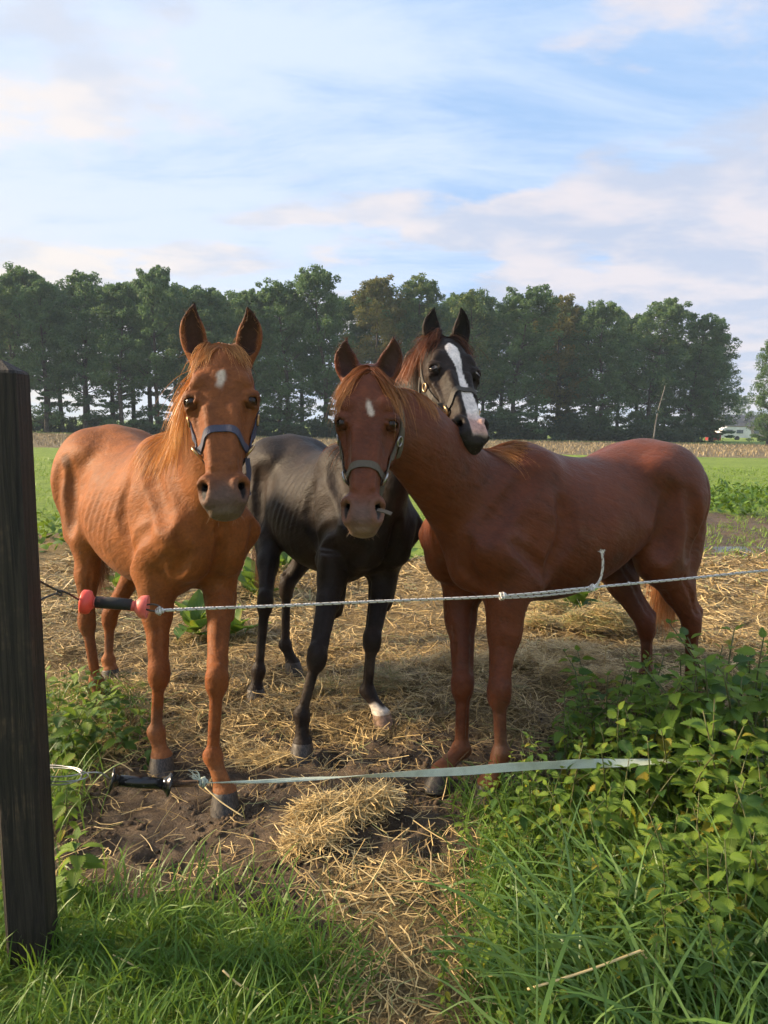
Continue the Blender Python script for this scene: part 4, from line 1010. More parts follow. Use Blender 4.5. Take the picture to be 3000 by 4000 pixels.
# --- grass verge in front, long blades
def gd(x, y): return zones(x, y)[1]*sstep(.30, .55, fbm(x, y, 3.2, 3, 77)+.24)*(.45+.55*(y < 2.6))
x, y = scatter(42000, -1.9, 2.4, 1.15, 3.4, r, gd); n = len(x); z = gz(x, y)-.005
L = r.uniform(.07, .21, n)*(.65+.7*fbm(x, y, 2.0, 2, 90)); L *= np.where(x > .1, 1.0, 1.0)
g1 = blades('grass', x, y, z, L, r.uniform(.0030, .0075, n), np.abs(r.normal(.18, .28, n)), r.uniform(0, 2*pi, n), r.uniform(.3, 1.9, n), m_grass, r.beta(2, 2, n)*.8+.25*(fbm(x, y, 2.5, 2, 66)-.3), 4)
tag(g1, 'long green verge grass in front of the fence', 'grass', kind='stuff')
m_past = leaf_mat('pasture blade', (.075, .150, .018), (.230, .340, .055), .35)
# --- short pasture behind
def pd(x, y): return zones(x, y)[1]*(.35+.65*sstep(.35, .65, fbm(x, y, 1.3, 3, 12)))
x, y = scatter(90000, -15, 16, 5.4, 25, r, lambda x, y: pd(x, y)*(np.abs(x) < .62*y+.6)*np.clip(9/y, 0, 1)); x3, y3 = scatter(6500, 2.4, 8, 6.8, 12, r, lambda x, y: sstep(.47, .60, fbm(x, y, 1.6, 3, 19))); x = np.concatenate([x, x3]); y = np.concatenate([y, y3]); n = len(x)
g2 = blades('pasture_grass', x, y, gz(x, y)-.005, r.uniform(.03, .10, n)*(1+.03*y), r.uniform(.005, .011, n)*(.6+.08*y), np.abs(r.normal(.3, .3, n)), r.uniform(0, 2*pi, n), r.uniform(.2, 1.4, n), m_past, r.beta(2, 2, n)*.75+.25, 3)
tag(g2, 'short bright green pasture grass behind the horses', 'grass', kind='stuff')
# --- low broad-leaved weeds on the pasture
n = 5200; cx = np.concatenate([r.uniform(-4.6, -2.2, 50), r.uniform(3.8, 9.5, 95), r.uniform(-6, 7, 40)]); cy = np.concatenate([r.uniform(6.8, 13, 50), r.uniform(11.0, 16, 95), r.uniform(8, 22, 40)])
ci = r.integers(0, len(cx), n); x = cx[ci]+r.normal(0, .16, n); y = cy[ci]+r.normal(0, .16, n); h = np.abs(r.normal(0, .10, n))
m_weed = leaf_mat('weed leaf', (.035, .095, .014), (.15, .25, .030), .30)
wd = blades('weeds', x, y, gz(x, y)+h, r.uniform(.07, .16, n), r.uniform(.035, .075, n), r.uniform(.3, 1.2, n), r.uniform(0, 2*pi, n), r.uniform(.2, .9, n), m_weed, r.beta(2, 2, n), 3)
tag(wd, 'patches of broad leaved weeds on the pasture', 'weeds', kind='stuff')
# --- maize stubble rows in front of the trees
n = 15000; row = r.integers(0, 46, n); y = 35+row*.72+r.normal(0, .05, n); x = r.uniform(-1, 1, n)*(.62*y+2); keep = r.uniform(size=n) < .9; x, y = x[keep], y[keep]; n = len(x)
m_stub, t, b, o = new_mat('maize stubble'); a = t.n('ShaderNodeAttribute', attribute_name='tint').outputs['Fac']
t.l(t.mix(a, (.15, .11, .05), (.46, .37, .20)), b.inputs['Base Color']); b.inputs['Roughness'].default_value = .7
sb_ = blades('stubble', x, y, gz(x, y), r.uniform(.08, .24, n), r.uniform(.030, .06, n), np.abs(r.normal(0, .25, n)), r.uniform(0, 2*pi, n), r.uniform(0, .4, n), m_stub, r.beta(2, 2, n), 2)
tag(sb_, 'pale cut maize stubble in rows before the trees', 'stubble', kind='stuff')

# --- crumbled clods on the trodden soil
r = np.random.default_rng(61)
def cd(x, y): h, g, s_, w = zones(x, y); return np.clip(1-1.6*g-.75*h, 0, 1)*sstep(.40, .58, fbm(x, y, 3.4, 3, 15))
x, y = scatter(15000, -1.5, 1.9, 1.5, 3.7, r, cd); n = len(x); sz = .0035+.011*r.uniform(0, 1, n)**2.6
ico = np.array([(0, 0, 1), (.9, 0, .35), (.28, .85, .35), (-.72, .53, .35), (-.72, -.53, .35), (.28, -.85, .35), (.72, .53, -.4), (-.28, .85, -.4), (-.9, 0, -.4), (-.28, -.85, -.4), (.72, -.53, -.4)])
tri = np.array([(0, 1, 2), (0, 2, 3), (0, 3, 4), (0, 4, 5), (0, 5, 1), (1, 6, 2), (2, 7, 3), (3, 8, 4), (4, 9, 5), (5, 10, 1), (2, 6, 7), (3, 7, 8), (4, 8, 9), (5, 9, 10), (1, 10, 6)])
a = r.uniform(0, 6.28, n); ca, sa = np.cos(a), np.sin(a); P_ = ico[None]*r.uniform(.65, 1.35, (n, 11, 1))*sz[:, None, None]*np.array([1, 1, .7])
V = np.stack([P_[..., 0]*ca[:, None]-P_[..., 1]*sa[:, None]+x[:, None], P_[..., 0]*sa[:, None]+P_[..., 1]*ca[:, None]+y[:, None], P_[..., 2]+(gz(x, y)+sz*.15)[:, None]], -1).reshape(-1, 3)
F = (tri[None]+(np.arange(n)*11)[:, None, None]).reshape(-1, 3)
m_clod = simple_mat('crumbled soil', (.040, .028, .018), (.110, .077, .049), 14, .95, .6, .004, .2)
tag(obj_from('soil_clods', V, F, m_clod), 'crumbled brown clods of trodden soil below the fence', 'soil', kind='stuff')
# ================================================================ the far treeline
m_bark = simple_mat('tree bark', (.050, .042, .034), (.105, .088, .068), 3, .9, .6, .05, .2)
m_birch = simple_mat('pale birch bark', (.26, .25, .22), (.13, .12, .10), 4, .8, .3, .02, .2)
def foliage_mat(name, c1, c2, c3):
    m, t, b, o = new_mat(name)
    a = t.n('ShaderNodeAttribute', attribute_name='tint').outputs['Fac']; rnd = t.n('ShaderNodeObjectInfo').outputs['Random']
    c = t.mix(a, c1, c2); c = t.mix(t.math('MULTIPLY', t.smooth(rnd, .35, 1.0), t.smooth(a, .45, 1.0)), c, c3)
    t.l(c, b.inputs['Base Color']); b.inputs['Roughness'].default_value = .6; b.inputs['Specular IOR Level'].default_value = .2
    tr = t.n('ShaderNodeBsdfTranslucent'); t.l(c, tr.inputs[0]); mx = t.n('ShaderNodeMixShader'); mx.inputs[0].default_value = .45
    t.l(b.outputs[0], mx.inputs[1]); t.l(tr.outputs[0], mx.inputs[2]); t.l(mx.outputs[0], o.inputs[0]); return m
m_fol = foliage_mat('tree foliage', (.060, .118, .054), (.145, .235, .085), (.210, .235, .074))
m_fol_y = foliage_mat('yellowing foliage', (.075, .100, .036), (.195, .190, .055), (.235, .185, .045))
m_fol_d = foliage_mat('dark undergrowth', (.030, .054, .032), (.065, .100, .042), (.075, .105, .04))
def leafcloud(cent, rad, n, size, r, tint, up=.35):
    """n small faces spread round clump centres"""
    ci = r.integers(0, len(cent), n); d = r.normal(size=(n, 3)); d /= np.linalg.norm(d, axis=1)[:, None]; q = r.uniform(.25, 1, (n, 1))**.6
    p = cent[ci]+d*q*rad[ci]
    nn = d*.6+r.normal(size=(n, 3))*.7+[0, 0, up]; nn /= np.linalg.norm(nn, axis=1)[:, None]
    a = np.cross(nn, r.normal(size=(n, 3))); a /= np.linalg.norm(a, axis=1)[:, None]; b = np.cross(nn, a)
    s = (r.uniform(.6, 1.25, n)*size)[:, None]
    V = np.stack([p-a*s, p-b*s*.55+a*s*.1, p+a*s*1.1, p+b*s*.55-a*s*.1], 1).reshape(-1, 3); Q = np.arange(4*n).reshape(-1, 4)
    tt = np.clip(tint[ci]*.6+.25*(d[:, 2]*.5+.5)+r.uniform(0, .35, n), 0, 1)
    return V, Q, np.repeat(tt, 4)
def make_tree(seed, crown_lo, n_cl, n_leaf, spread, mat, size=.20, pointed=.8):
    """unit tree about 16 m tall: (trunk mesh, crown mesh)"""
    r = np.random.default_rng(seed); H = 16.
    base = np.array([r.normal(0, .1), r.normal(0, .1), 0]); top = np.array([r.normal(0, .5), r.normal(0, .5), H*.9])
    path = catmull([base-[0, 0, .4], base*.6+top*.4*[.3, .3, 1]+r.normal(size=3)*.12, top*.7+r.normal(size=3)*.2, top], 4); path[0, 2] = -.4
    parts = [tube(path, np.interp(np.linspace(0, 1, len(path)), [0, .08, .5, 1], [.34, .24, .15, .03]), 7)]
    cent, rad, tint = [], [], []
    for i in range(n_cl):
        u = r.uniform(0, 1)**.85; z = crown_lo+(H-crown_lo)*u
        prof = np.interp(u, [0, .18, .45, .75, .92, 1], [.75, .98, 1.0, .92, .80*pointed+.1, .48])*(.8+.4*r.uniform())
        a = r.uniform(0, 2*pi); rr = spread*prof*r.uniform(.35, 1.02); c = np.array([cos(a)*rr, sin(a)*rr, z+r.normal(0, .25)])
        ax = path[np.argmin(np.abs(path[:, 2]-(z-rr*.55-.3)))]; c[:2] += ax[:2]
        if i % 4 == 0 or (u < .35 and i % 2 == 0):
            mid = (ax+c)*.5+[0, 0, -.15*rr]; parts.append(tube(catmull([ax, mid, c], 2), np.linspace(.075*(1-.5*u), .012, 5), 4, cap=False))
        k = np.interp(u, [0, .8, 1], [1, .85, .55])*r.uniform(.65, 1.25)
        cent.append(c); rad.append(np.array([.82, .82, .66])*k); tint.append(r.uniform(.05, .75))
    # thin foliage hanging below the crown, down the bare stems
    for i in range(n_cl//9 if crown_lo > 4 else n_cl//5):
        z = r.uniform(.8, crown_lo+.6); a = r.uniform(0, 2*pi); rr = r.uniform(.3, spread*.85); c = np.array([cos(a)*rr, sin(a)*rr, z])
        if i % 2 == 0: parts.append(tube([np.array([0, 0, z+.4]), c], [.03, .01], 4, cap=False))
        cent.append(c); rad.append(np.array([.75, .75, .28])*r.uniform(.6, 1.2)); tint.append(r.uniform(.0, .4))
    # leader shoots that break the outline
    for i in range(26):
        a = r.uniform(0, 2*pi); rr = r.uniform(0, spread*.65); z = H*r.uniform(.93, 1.01)-rr*.55
        cent.append(np.array([cos(a)*rr+top[0], sin(a)*rr+top[1], z])); rad.append(np.array([.26, .26, .50])); tint.append(r.uniform(.3, .8))
    V, Q, tt = leafcloud(np.array(cent), np.array(rad), n_leaf, size, r, np.array(tint))
    tv, tf = joinvf(parts)
    return (tv, tf), (V, Q, tt)
def tree_meshes(name, seed, *a, mat=m_fol, **k):
    (tv, tf), (V, Q, tt) = make_tree(seed, *a, mat, **k)
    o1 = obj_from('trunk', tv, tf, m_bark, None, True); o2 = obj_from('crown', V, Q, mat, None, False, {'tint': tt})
    d = (o1.data, o2.data); bpy.data.objects.remove(o1); bpy.data.objects.remove(o2); return d
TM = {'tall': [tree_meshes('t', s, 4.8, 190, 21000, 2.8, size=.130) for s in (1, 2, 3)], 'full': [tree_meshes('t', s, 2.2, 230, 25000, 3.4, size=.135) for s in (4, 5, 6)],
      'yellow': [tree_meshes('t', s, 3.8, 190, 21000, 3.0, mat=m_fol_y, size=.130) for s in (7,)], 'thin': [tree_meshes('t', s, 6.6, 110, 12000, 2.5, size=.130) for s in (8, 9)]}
def plant_tree(kind, i, x, y, h, label, wide=1.0, group='trees of the far treeline', rz=None):
    md = TM[kind][i % len(TM[kind])]; z = float(gz0(x, y)); e = empty('tree', (x, y, z)); k = h/16.
    for nm, me in zip(('trunk', 'crown'), md):
        o = bpy.data.objects.new(nm, me); COL.objects.link(o); o.parent = e
    e.scale = (k*wide, k*wide, k); e.rotation_euler = (0, 0, rz if rz is not None else (i*2.39) % 6.28)
    tag(e, label, 'tree', group); return e
def top_h(px, py, Y): return P(px, py, Y)[2]-.1
ORD = ['first', 'second', 'third', 'fourth', 'fifth', 'sixth', 'seventh', 'eighth', 'ninth', 'tenth', 'eleventh', 'twelfth', 'thirteenth', 'fourteenth', 'fifteenth', 'sixteenth', 'seventeenth', 'eighteenth', 'nineteenth', 'twentieth']
def ORD2(n): return ORD[n-1] if n <= 20 else f'{n}{"st" if n % 10 == 1 else "nd" if n % 10 == 2 else "rd" if n % 10 == 3 else "th"}'
front = [(-60, 1060, 'tall'), (60, 1035, 'tall'), (195, 1110, 'tall'), (335, 1075, 'tall'), (480, 1100, 'tall'), (620, 1055, 'tall'), (745, 1150, 'tall'), (850, 1120, 'tall'), (975, 1140, 'tall'), (1120, 1110, 'full'), (1270, 1050, 'tall'),
         (1450, 1095, 'yellow'), (1650, 1105, 'full'), (1840, 1145, 'tall'), (2010, 1140, 'full'), (2180, 1165, 'yellow'), (2340, 1185, 'full'), (2530, 1180, 'full'), (2690, 1245, 'full'), (2775, 1300, 'full')]
rt = np.random.default_rng(33)
for i, (px, py, kd) in enumerate(front):
    Y = 70+rt.uniform(-2, 2.5)+(.004*max(px-1200, 0)); g = P(px, 1700, Y)
    plant_tree(kd, i, g[0], Y, top_h(px, py, Y), f"{'yellowing' if kd == 'yellow' else 'green'} tree of the far treeline, {ORD[i]} from the left", {'tall': 1.0, 'full': 1.08, 'yellow': 1.05}[kd]*rt.uniform(.9, 1.1))
for i in range(34):
    px = -80+i*86+rt.uniform(-30, 30); Y = 79+rt.uniform(-3, 6); g = P(px, 1700, Y); hh = np.interp(px, [0, 1300, 2400, 2700], [1085, 1115, 1205, 1310])+rt.uniform(0, 60)
    plant_tree('thin' if px < 1400 and i % 2 else 'tall', i+3, g[0], Y, top_h(px, hh, Y), f'slender tree in the second row behind the treeline, {ORD2(i+1)} from the left', rt.uniform(.95, 1.2), 'second row of trees')
Y = 64; g = P(2985, 1700, Y); plant_tree('full', 1, g[0]+.3, Y, top_h(2995, 1330, Y), 'lone green tree at the right edge beyond the gap', .85, 'trees by the farmhouse')
Y = 170; g = P(2890, 1700, Y); plant_tree('full', 2, g[0], Y, top_h(2890, 1545, Y), 'distant tree behind the farmhouse roof', 1.1, 'trees by the farmhouse')
# undergrowth along the foot of the trees
def bush_mesh(seed):
    r = np.random.default_rng(seed); n = 26; cent = np.stack([r.normal(0, 1.3, n), r.normal(0, .7, n), r.uniform(.2, 1.7, n)], 1); cent[:, 2] *= np.exp(-(cent[:, 0]/2.6)**2)
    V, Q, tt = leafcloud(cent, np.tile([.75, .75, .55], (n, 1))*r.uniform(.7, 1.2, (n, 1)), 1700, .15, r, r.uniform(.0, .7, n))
    st = [tube(catmull([(r.normal(0, .15), r.normal(0, .15), -.2), (c[0]*.4, c[1]*.4, c[2]*.5), tuple(c)], 2), np.linspace(.03, .008, 5), 4, cap=False) for c in cent[::3]]
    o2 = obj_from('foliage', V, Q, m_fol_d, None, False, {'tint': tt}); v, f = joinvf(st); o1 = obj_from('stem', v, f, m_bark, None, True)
    d = (o1.data, o2.data); bpy.data.objects.remove(o1); bpy.data.objects.remove(o2); return d
BM = [bush_mesh(s) for s in (1, 2, 3)]
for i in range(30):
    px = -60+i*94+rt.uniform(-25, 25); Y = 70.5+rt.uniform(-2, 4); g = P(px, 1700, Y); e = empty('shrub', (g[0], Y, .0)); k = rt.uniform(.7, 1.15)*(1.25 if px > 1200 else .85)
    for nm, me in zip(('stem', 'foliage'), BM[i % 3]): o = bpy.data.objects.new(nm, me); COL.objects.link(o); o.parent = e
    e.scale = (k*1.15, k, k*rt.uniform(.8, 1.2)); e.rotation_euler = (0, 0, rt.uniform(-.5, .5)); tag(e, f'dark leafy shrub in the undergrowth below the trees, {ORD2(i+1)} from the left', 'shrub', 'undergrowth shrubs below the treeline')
# leaning pale birch stem
e = empty('birch_sapling', P(2555, 1712, 64)*[1, 1, 0]); pth = np.array([P(x, y, 64) for x, y in ((2553, 1716), (2560, 1660), (2572, 1600), (2588, 1545), (2600, 1500))])
v, f = tube(catmull(pth, 3), np.linspace(.075, .025, 13), 6); under(obj_from('trunk', v, f, m_birch, None, True), e)
rr_ = np.random.default_rng(5); cent = pth[2:]+rr_.normal(size=(3, 3))*.3; V, Q, tt = leafcloud(cent, np.tile([.6, .6, .5], (3, 1)), 110, .12, rr_, np.array([.3, .5, .6])); under(obj_from('crown', V, Q, m_fol_d, None, False, {'tint': tt}), e)
tag(e, 'slim pale birch stem leaning in front of the dark trees', 'tree')

# ---- farmhouse, caravan and red crate at the right
m_roof = simple_mat('dark roof tile', (.040, .042, .048), (.075, .075, .080), 2, .6); m_wall = simple_mat('pale brick wall', (.40, .34, .28), (.30, .25, .20), 3, .8); m_win = simple_mat('window glass', (.10, .12, .14), (.16, .18, .20), 2, .1); m_white = simple_mat('white caravan panel', (.78, .78, .76), (.68, .68, .66), 1.5, .35); m_red = simple_mat('red painted crate', (.28, .03, .03), (.20, .02, .02), 3, .6); m_rub = simple_mat('tyre rubber', (.02, .02, .02), (.035, .035, .035), 20, .8)
def boxvf(c, s, rz=0):
    c = np.asarray(c, float); s = np.asarray(s, float)/2; q = np.array([(x, y, z) for x in (-1, 1) for y in (-1, 1) for z in (-1, 1)])*s
    R = np.array([[cos(rz), -sin(rz), 0], [sin(rz), cos(rz), 0], [0, 0, 1]]); return q@R.T+c, [(0, 1, 3, 2), (4, 6, 7, 5), (0, 4, 5, 1), (2, 3, 7, 6), (0, 2, 6, 4), (1, 5, 7, 3)]
Y = 150; hc = P(2885, 1700, Y); e = empty('farmhouse', (hc[0], Y, 0))
v, f = boxvf((hc[0], Y, 1.1), (9, 7, 2.6)); under(obj_from('wall', v, f, m_wall), e)
rw, rd = 4.9, 4.1; v = np.array([(hc[0]-rw, Y-rd, 2.3), (hc[0]+rw, Y-rd, 2.3), (hc[0]+rw, Y+rd, 2.3), (hc[0]-rw, Y+rd, 2.3), (hc[0]-rw+1.2, Y, 4.7), (hc[0]+rw-1.2, Y, 4.7)]); rf = under(obj_from('roof', v, [(0, 1, 5, 4), (2, 3, 4, 5), (1, 2, 5), (3, 0, 4), (3, 2, 1, 0)], m_roof), e)
for dx in (-2.2, .2):
    v, f = boxvf((0, 0, 0), (.9, .08, 1.1)); v = v@np.array([[1, 0, 0], [0, .62, -.78], [0, .78, .62]]).T+[hc[0]+dx, Y-rd*.5-.12, 3.52]; under(obj_from('skylight', v, f, m_win), rf)
for dx in (-3, -.6, 2): v, f = boxvf((hc[0]+dx, Y-3.52, 1.3), (1.1, .06, 1.1)); under(obj_from('window', v, f, m_win), e)
tag(e, 'low farmhouse with a dark roof behind the trees', 'house')
Y = 97; cc = P(2862, 1706, Y); e = empty('caravan', (cc[0], Y, 0)); prof = [(-2.1, .55), (-2.2, 1.1), (-1.9, 1.75), (-1.2, 2.05), (1.3, 2.05), (1.95, 1.7), (2.15, 1.0), (2.1, .55)]
n = len(prof); v = [(cc[0]+x, Y-.9, z-.15) for x, z in prof]+[(cc[0]+x, Y+.9, z-.15) for x, z in prof]; f = [tuple(range(n)), tuple(range(2*n-1, n-1, -1))]+[(i, i+n, (i+1) % n+n, (i+1) % n) for i in range(n)]
under(obj_from('body', v, f, m_white), e)
for dx in (-1.0, .5): q, f = boxvf((cc[0]+dx, Y-.92, 1.25), (.9, .05, .5)); under(obj_from('window', q, f, m_win), e)
th = np.linspace(0, 2*pi, 16, endpoint=False); q, f = tube([(cc[0]+.2, Y-.93, .33), (cc[0]+.2, Y-.72, .33)], .32, 16); under(obj_from('wheel', q, f, m_rub, None, True), e)
tag(e, 'white caravan parked under the trees at the right', 'caravan')
cr = P(2785, 1716, 88); e = empty('crate', (cr[0], 88, 0)); q, f = boxvf((cr[0], 88, .55), (1.5, 1.1, .9)); under(obj_from('body', q, f, m_red), e); q, f = boxvf((cr[0], 88, 1.03), (1.6, 1.2, .08)); under(obj_from('lid', q, f, m_red), e); tag(e, 'small red crate left of the white caravan', 'crate')
# ================================================================ post, rope, tape and handles
m_post, t, b, o = new_mat('dark weathered wood')
v = t.n('ShaderNodeTexCoord').outputs['Object']; mp = t.n('ShaderNodeMapping'); t.l(v, mp.inputs[0]); mp.inputs['Scale'].default_value = (38, 38, 1.6)
gn = t.noise(mp.outputs[0], 1.6, 7, .7, 1.2); mp3 = t.n('ShaderNodeMapping'); t.l(v, mp3.inputs[0]); mp3.inputs['Scale'].default_value = (160, 160, 3); fg = t.noise(mp3.outputs[0], 1.0, 4, .7)
wear = t.smooth(t.noise(v, 5, 5, .65), .50, .72)
c = t.mix(t.smooth(gn, .35, .66), (.0105, .0085, .0074), (.038, .029, .022)); c = t.mix(t.math('MULTIPLY', t.math('MULTIPLY', wear, t.smooth(gn, .44, .60)), .95), c, (.150, .095, .058)); c = t.mix(t.math('MULTIPLY', t.smooth(fg, .62, .8), .4), c, (.07, .058, .05))
t.l(c, b.inputs['Base Color']); b.inputs['Roughness'].default_value = .72; b.inputs['Specular IOR Level'].default_value = .35
bump(t, b, t.math('ADD', gn, t.math('MULTIPLY', fg, .5)), .9, .006)
PX, PY, PS, PTOP = -.962, 1.742, .106, 1.642
bm = bmesh.new(); hs = PS/2; rings = []
for z, k in ((-.3, 1), (.25, 1), (.7, 1), (1.1, 1), (1.4, 1), (PTOP-.035, 1), (PTOP-.028, .93), (PTOP, .10)):
    ch = .10; ring = []
    for (sx, sy) in ((1, 1), (-1, 1), (-1, -1), (1, -1)):
        for (ax_, ay_) in (((1, 1-ch*2), (1-ch*2, 1)) if sx*sy > 0 else ((1-ch*2, 1), (1, 1-ch*2))):
            ring.append(bm.verts.new((sx*ax_*hs*k, sy*ay_*hs*k, z)))
    rings.append(ring)
for a, b_ in zip(rings, rings[1:]):
    for i in range(8): bm.faces.new((a[i], a[(i+1) % 8], b_[(i+1) % 8], b_[i]))
bm.faces.new(rings[-1]); bm.faces.new(rings[0][::-1])
me = bpy.data.meshes.new('fence_post'); bm.to_mesh(me); bm.free(); me.materials.append(m_post)
post = bpy.data.objects.new('fence_post', me); COL.objects.link(post); post.location = (PX, PY, 0); post.rotation_euler = (radians(.3), radians(-.1), radians(7))
tag(post, 'thick dark weathered wooden post with a pointed top', 'post')
def rope_mat(name, base, fleck, sc=1):
    m, t, b, o = new_mat(name); a = t.n('ShaderNodeAttribute', attribute_name='tw'); sp = t.n('ShaderNodeSeparateColor'); t.l(a.outputs['Color'], sp.inputs[0])
    st = t.math('SINE', t.math('ADD', t.math('MULTIPLY', sp.outputs[0], 6.283*3), t.math('MULTIPLY', sp.outputs[1], 620.0)))
    fl = t.math('SINE', t.math('ADD', t.math('MULTIPLY', sp.outputs[0], -6.283), t.math('MULTIPLY', sp.outputs[1], 210.0)))
    v = t.n('ShaderNodeTexCoord').outputs['Object']; nz = t.noise(v, 180, 4, .6); d = t.noise(v, 14, 4, .6)
    c = t.mix(t.smooth(t.math('ADD', fl, t.math('MULTIPLY', nz, .6)), 1.05, 1.25), base, fleck); c = t.mix(t.math('MULTIPLY', t.smooth(d, .5, .75), .45), c, (.26, .26, .18))
    t.l(c, b.inputs['Base Color']); b.inputs['Roughness'].default_value = .75; bump(t, b, t.math('ADD', st, nz), .8, .0015); return m
m_rope = rope_mat('white electric rope', (.80, .77, .72), (.22, .14, .08)); m_tape_rope = rope_mat('pale green tape', (.50, .56, .47), (.26, .34, .26))
def rope(name, path, rad, mat, sides=8, par=None):
    path = np.asarray(path, float); v, f = tube(path, rad, sides); L = np.concatenate([[0], np.cumsum(np.linalg.norm(np.diff(path, axis=0), axis=1))])
    tw = np.stack([np.tile(np.arange(sides)/sides, len(path)), np.repeat(L, sides), np.zeros(len(path)*sides)], 1); return obj_from(name, v, f, mat, None, True, {'tw': tw})
def knot(c, d, R, rr, turns, seed, mat):
    """a lump of rope wound round itself"""
    r = np.random.default_rng(seed); d = nrm(d); a = nrm(np.cross(d, UP)); b = np.cross(d, a); s = np.linspace(0, 1, turns*14)
    pts = [c+d*(R*1.5*(q-.5)+.25*R*sin(q*turns*6.28*.5+1))+(a*cos(q*turns*6.28)+b*sin(q*turns*6.28))*R*(.62+.3*sin(q*9+seed)) for q in s]
    return rope('knot', pts, rr, mat, 6)
# upper rope: red handle end -> right
RY = lambda px: np.interp(px, [300, 600, 3000, 3400], [1.90, 1.93, 2.58, 2.70])
def RP(px, py): return P(px, py, RY(px))
up_path = catmull([RP(x, y) for x, y in ((630, 2385), (760, 2378), (1100, 2366), (1500, 2348), (1960, 2328), (2300, 2296), (2700, 2258), (3050, 2222), (3450, 2180))], 14)
rope_o = rope('fence_rope', up_path, .0047, m_rope); tag(rope_o, 'white electric fence rope stretched across in front of the horses', 'rope')
kn1 = knot(RP(1962, 2328), up_path[60]-up_path[50], .0125, .0042, 4, 1, m_rope); kn1.parent = rope_o
kn2 = knot(RP(2312, 2296), up_path[60]-up_path[50], .0125, .0042, 4, 2, m_rope); kn2.parent = rope_o
kn3 = knot(RP(622, 2386), up_path[5]-up_path[0], .0125, .0042, 5, 3, m_rope); kn3.parent = rope_o
dbl = catmull([RP(x, y) for x, y in ((1960, 2336), (2080, 2330), (2200, 2318), (2310, 2304))], 10); o = rope('doubled_strand', dbl, .0040, m_rope); o.parent = rope_o
tailp = catmull([RP(x, y) for x, y in ((2312, 2300), (2340, 2272), (2352, 2235), (2355, 2195), (2352, 2165))], 6); o = rope('rope_end', tailp, .0042, m_rope); o.parent = rope_o
fr = []
for i in range(14):
    a = tailp[-1]; d = np.array([rng.normal()*.5, rng.normal()*.4, 1.0]); fr.append(tube([a-[0, 0, .004], a+nrm(d)*.010, a+nrm(d+rng.normal(size=3)*.5)*.020], [.0010, .0009, .0004], 4))
v, f = joinvf(fr); o = obj_from('frayed_tip', v, f, m_rope, None, False, {'tw': np.zeros((len(v), 3))}); o.parent = rope_o; tag(o, kind='stuff')
tp = RP(2458, 2281); kn4 = knot(tp, up_path[60]-up_path[50], .007, .0028, 2, 5, m_rope); kn4.parent = rope_o
def lathe(a, d, prof, mat, name, n=24, smooth=True):
    a = np.asarray(a, float); d = nrm(d); x = nrm(np.cross(d, UP)); y = np.cross(d, x); V, F = [], []
    for s, rr in prof: V += [a+d*s+(x*cos(q)+y*sin(q))*rr for q in np.arange(n)*2*pi/n]
    for i in range(len(prof)-1):
        for k in range(n): F.append((i*n+k, i*n+(k+1) % n, (i+1)*n+(k+1) % n, (i+1)*n+k))
    F += [tuple(range(n))[::-1], tuple((len(prof)-1)*n+k for k in range(n))]
    return obj_from(name, V, F, mat, None, smooth)
# red gate handle
m_redp = simple_mat('faded red plastic', (.72, .060, .040), (.70, .11, .075), 14, .45, .3, .002, .4); m_pink = simple_mat('bleached red plastic', (.70, .17, .13), (.60, .10, .075), 30, .5, .3, .002, .4)
m_grip, t, b, o = new_mat('worn black grip'); v = t.n('ShaderNodeTexCoord').outputs['Object']; nz = t.noise(v, 45, 5, .65)
t.l(t.mix(t.smooth(nz, .60, .68), (.012, .011, .010), (.10, .05, .035)), b.inputs['Base Color']); b.inputs['Roughness'].default_value = .7; bump(t, b, nz, .6, .002)
m_wire = simple_mat('dark steel wire', (.045, .042, .038), (.09, .08, .07), 40, .5, .3, .001, .5, .6); m_gal = simple_mat('galvanised wire', (.38, .38, .37), (.25, .25, .24), 40, .4, .3, .001, .5, .7)
A_ = P(316, 2350, 1.90); B_ = P(578, 2372, 1.93); dA = nrm(B_-A_); LA = np.linalg.norm(B_-A_); e = empty('gate_handle', A_)
under(lathe(A_, dA, [(0, .020), (.0015, .031), (.005, .0345), (.018, .0350), (.025, .0325), (.030, .022), (.036, .0158)], m_redp, 'flange'), e)
under(lathe(A_, dA, [(.034, .0150), (LA-.034, .0145)], m_pink, 'core'), e)
under(lathe(A_-UP*0.0+np.array([0, -.003, .004]), dA, [(.040, .010), (.042, .0165), (.10, .0172), (LA-.045, .0165), (LA-.043, .010)], m_grip, 'grip'), e)
under(lathe(A_, dA, [(LA-.036, .0150), (LA-.030, .021), (LA-.022, .0310), (LA-.012, .0335), (LA-.002, .0340), (LA, .0325), (LA-.004, .029), (LA-.010, .012)], m_pink, 'flange'), e)
hk = catmull([B_-dA*.01+UP*.006, B_+dA*.016+UP*.010, B_+dA*.034+UP*.004, B_+dA*.036-UP*.006, B_+dA*.016-UP*.010, B_-dA*.01-UP*.006], 5); v, f = tube(hk, .0026, 6); under(obj_from('hook', v, f, m_wire, None, True), e)
tag(e, 'red gate handle with a worn black grip on the upper rope', 'gate handle')
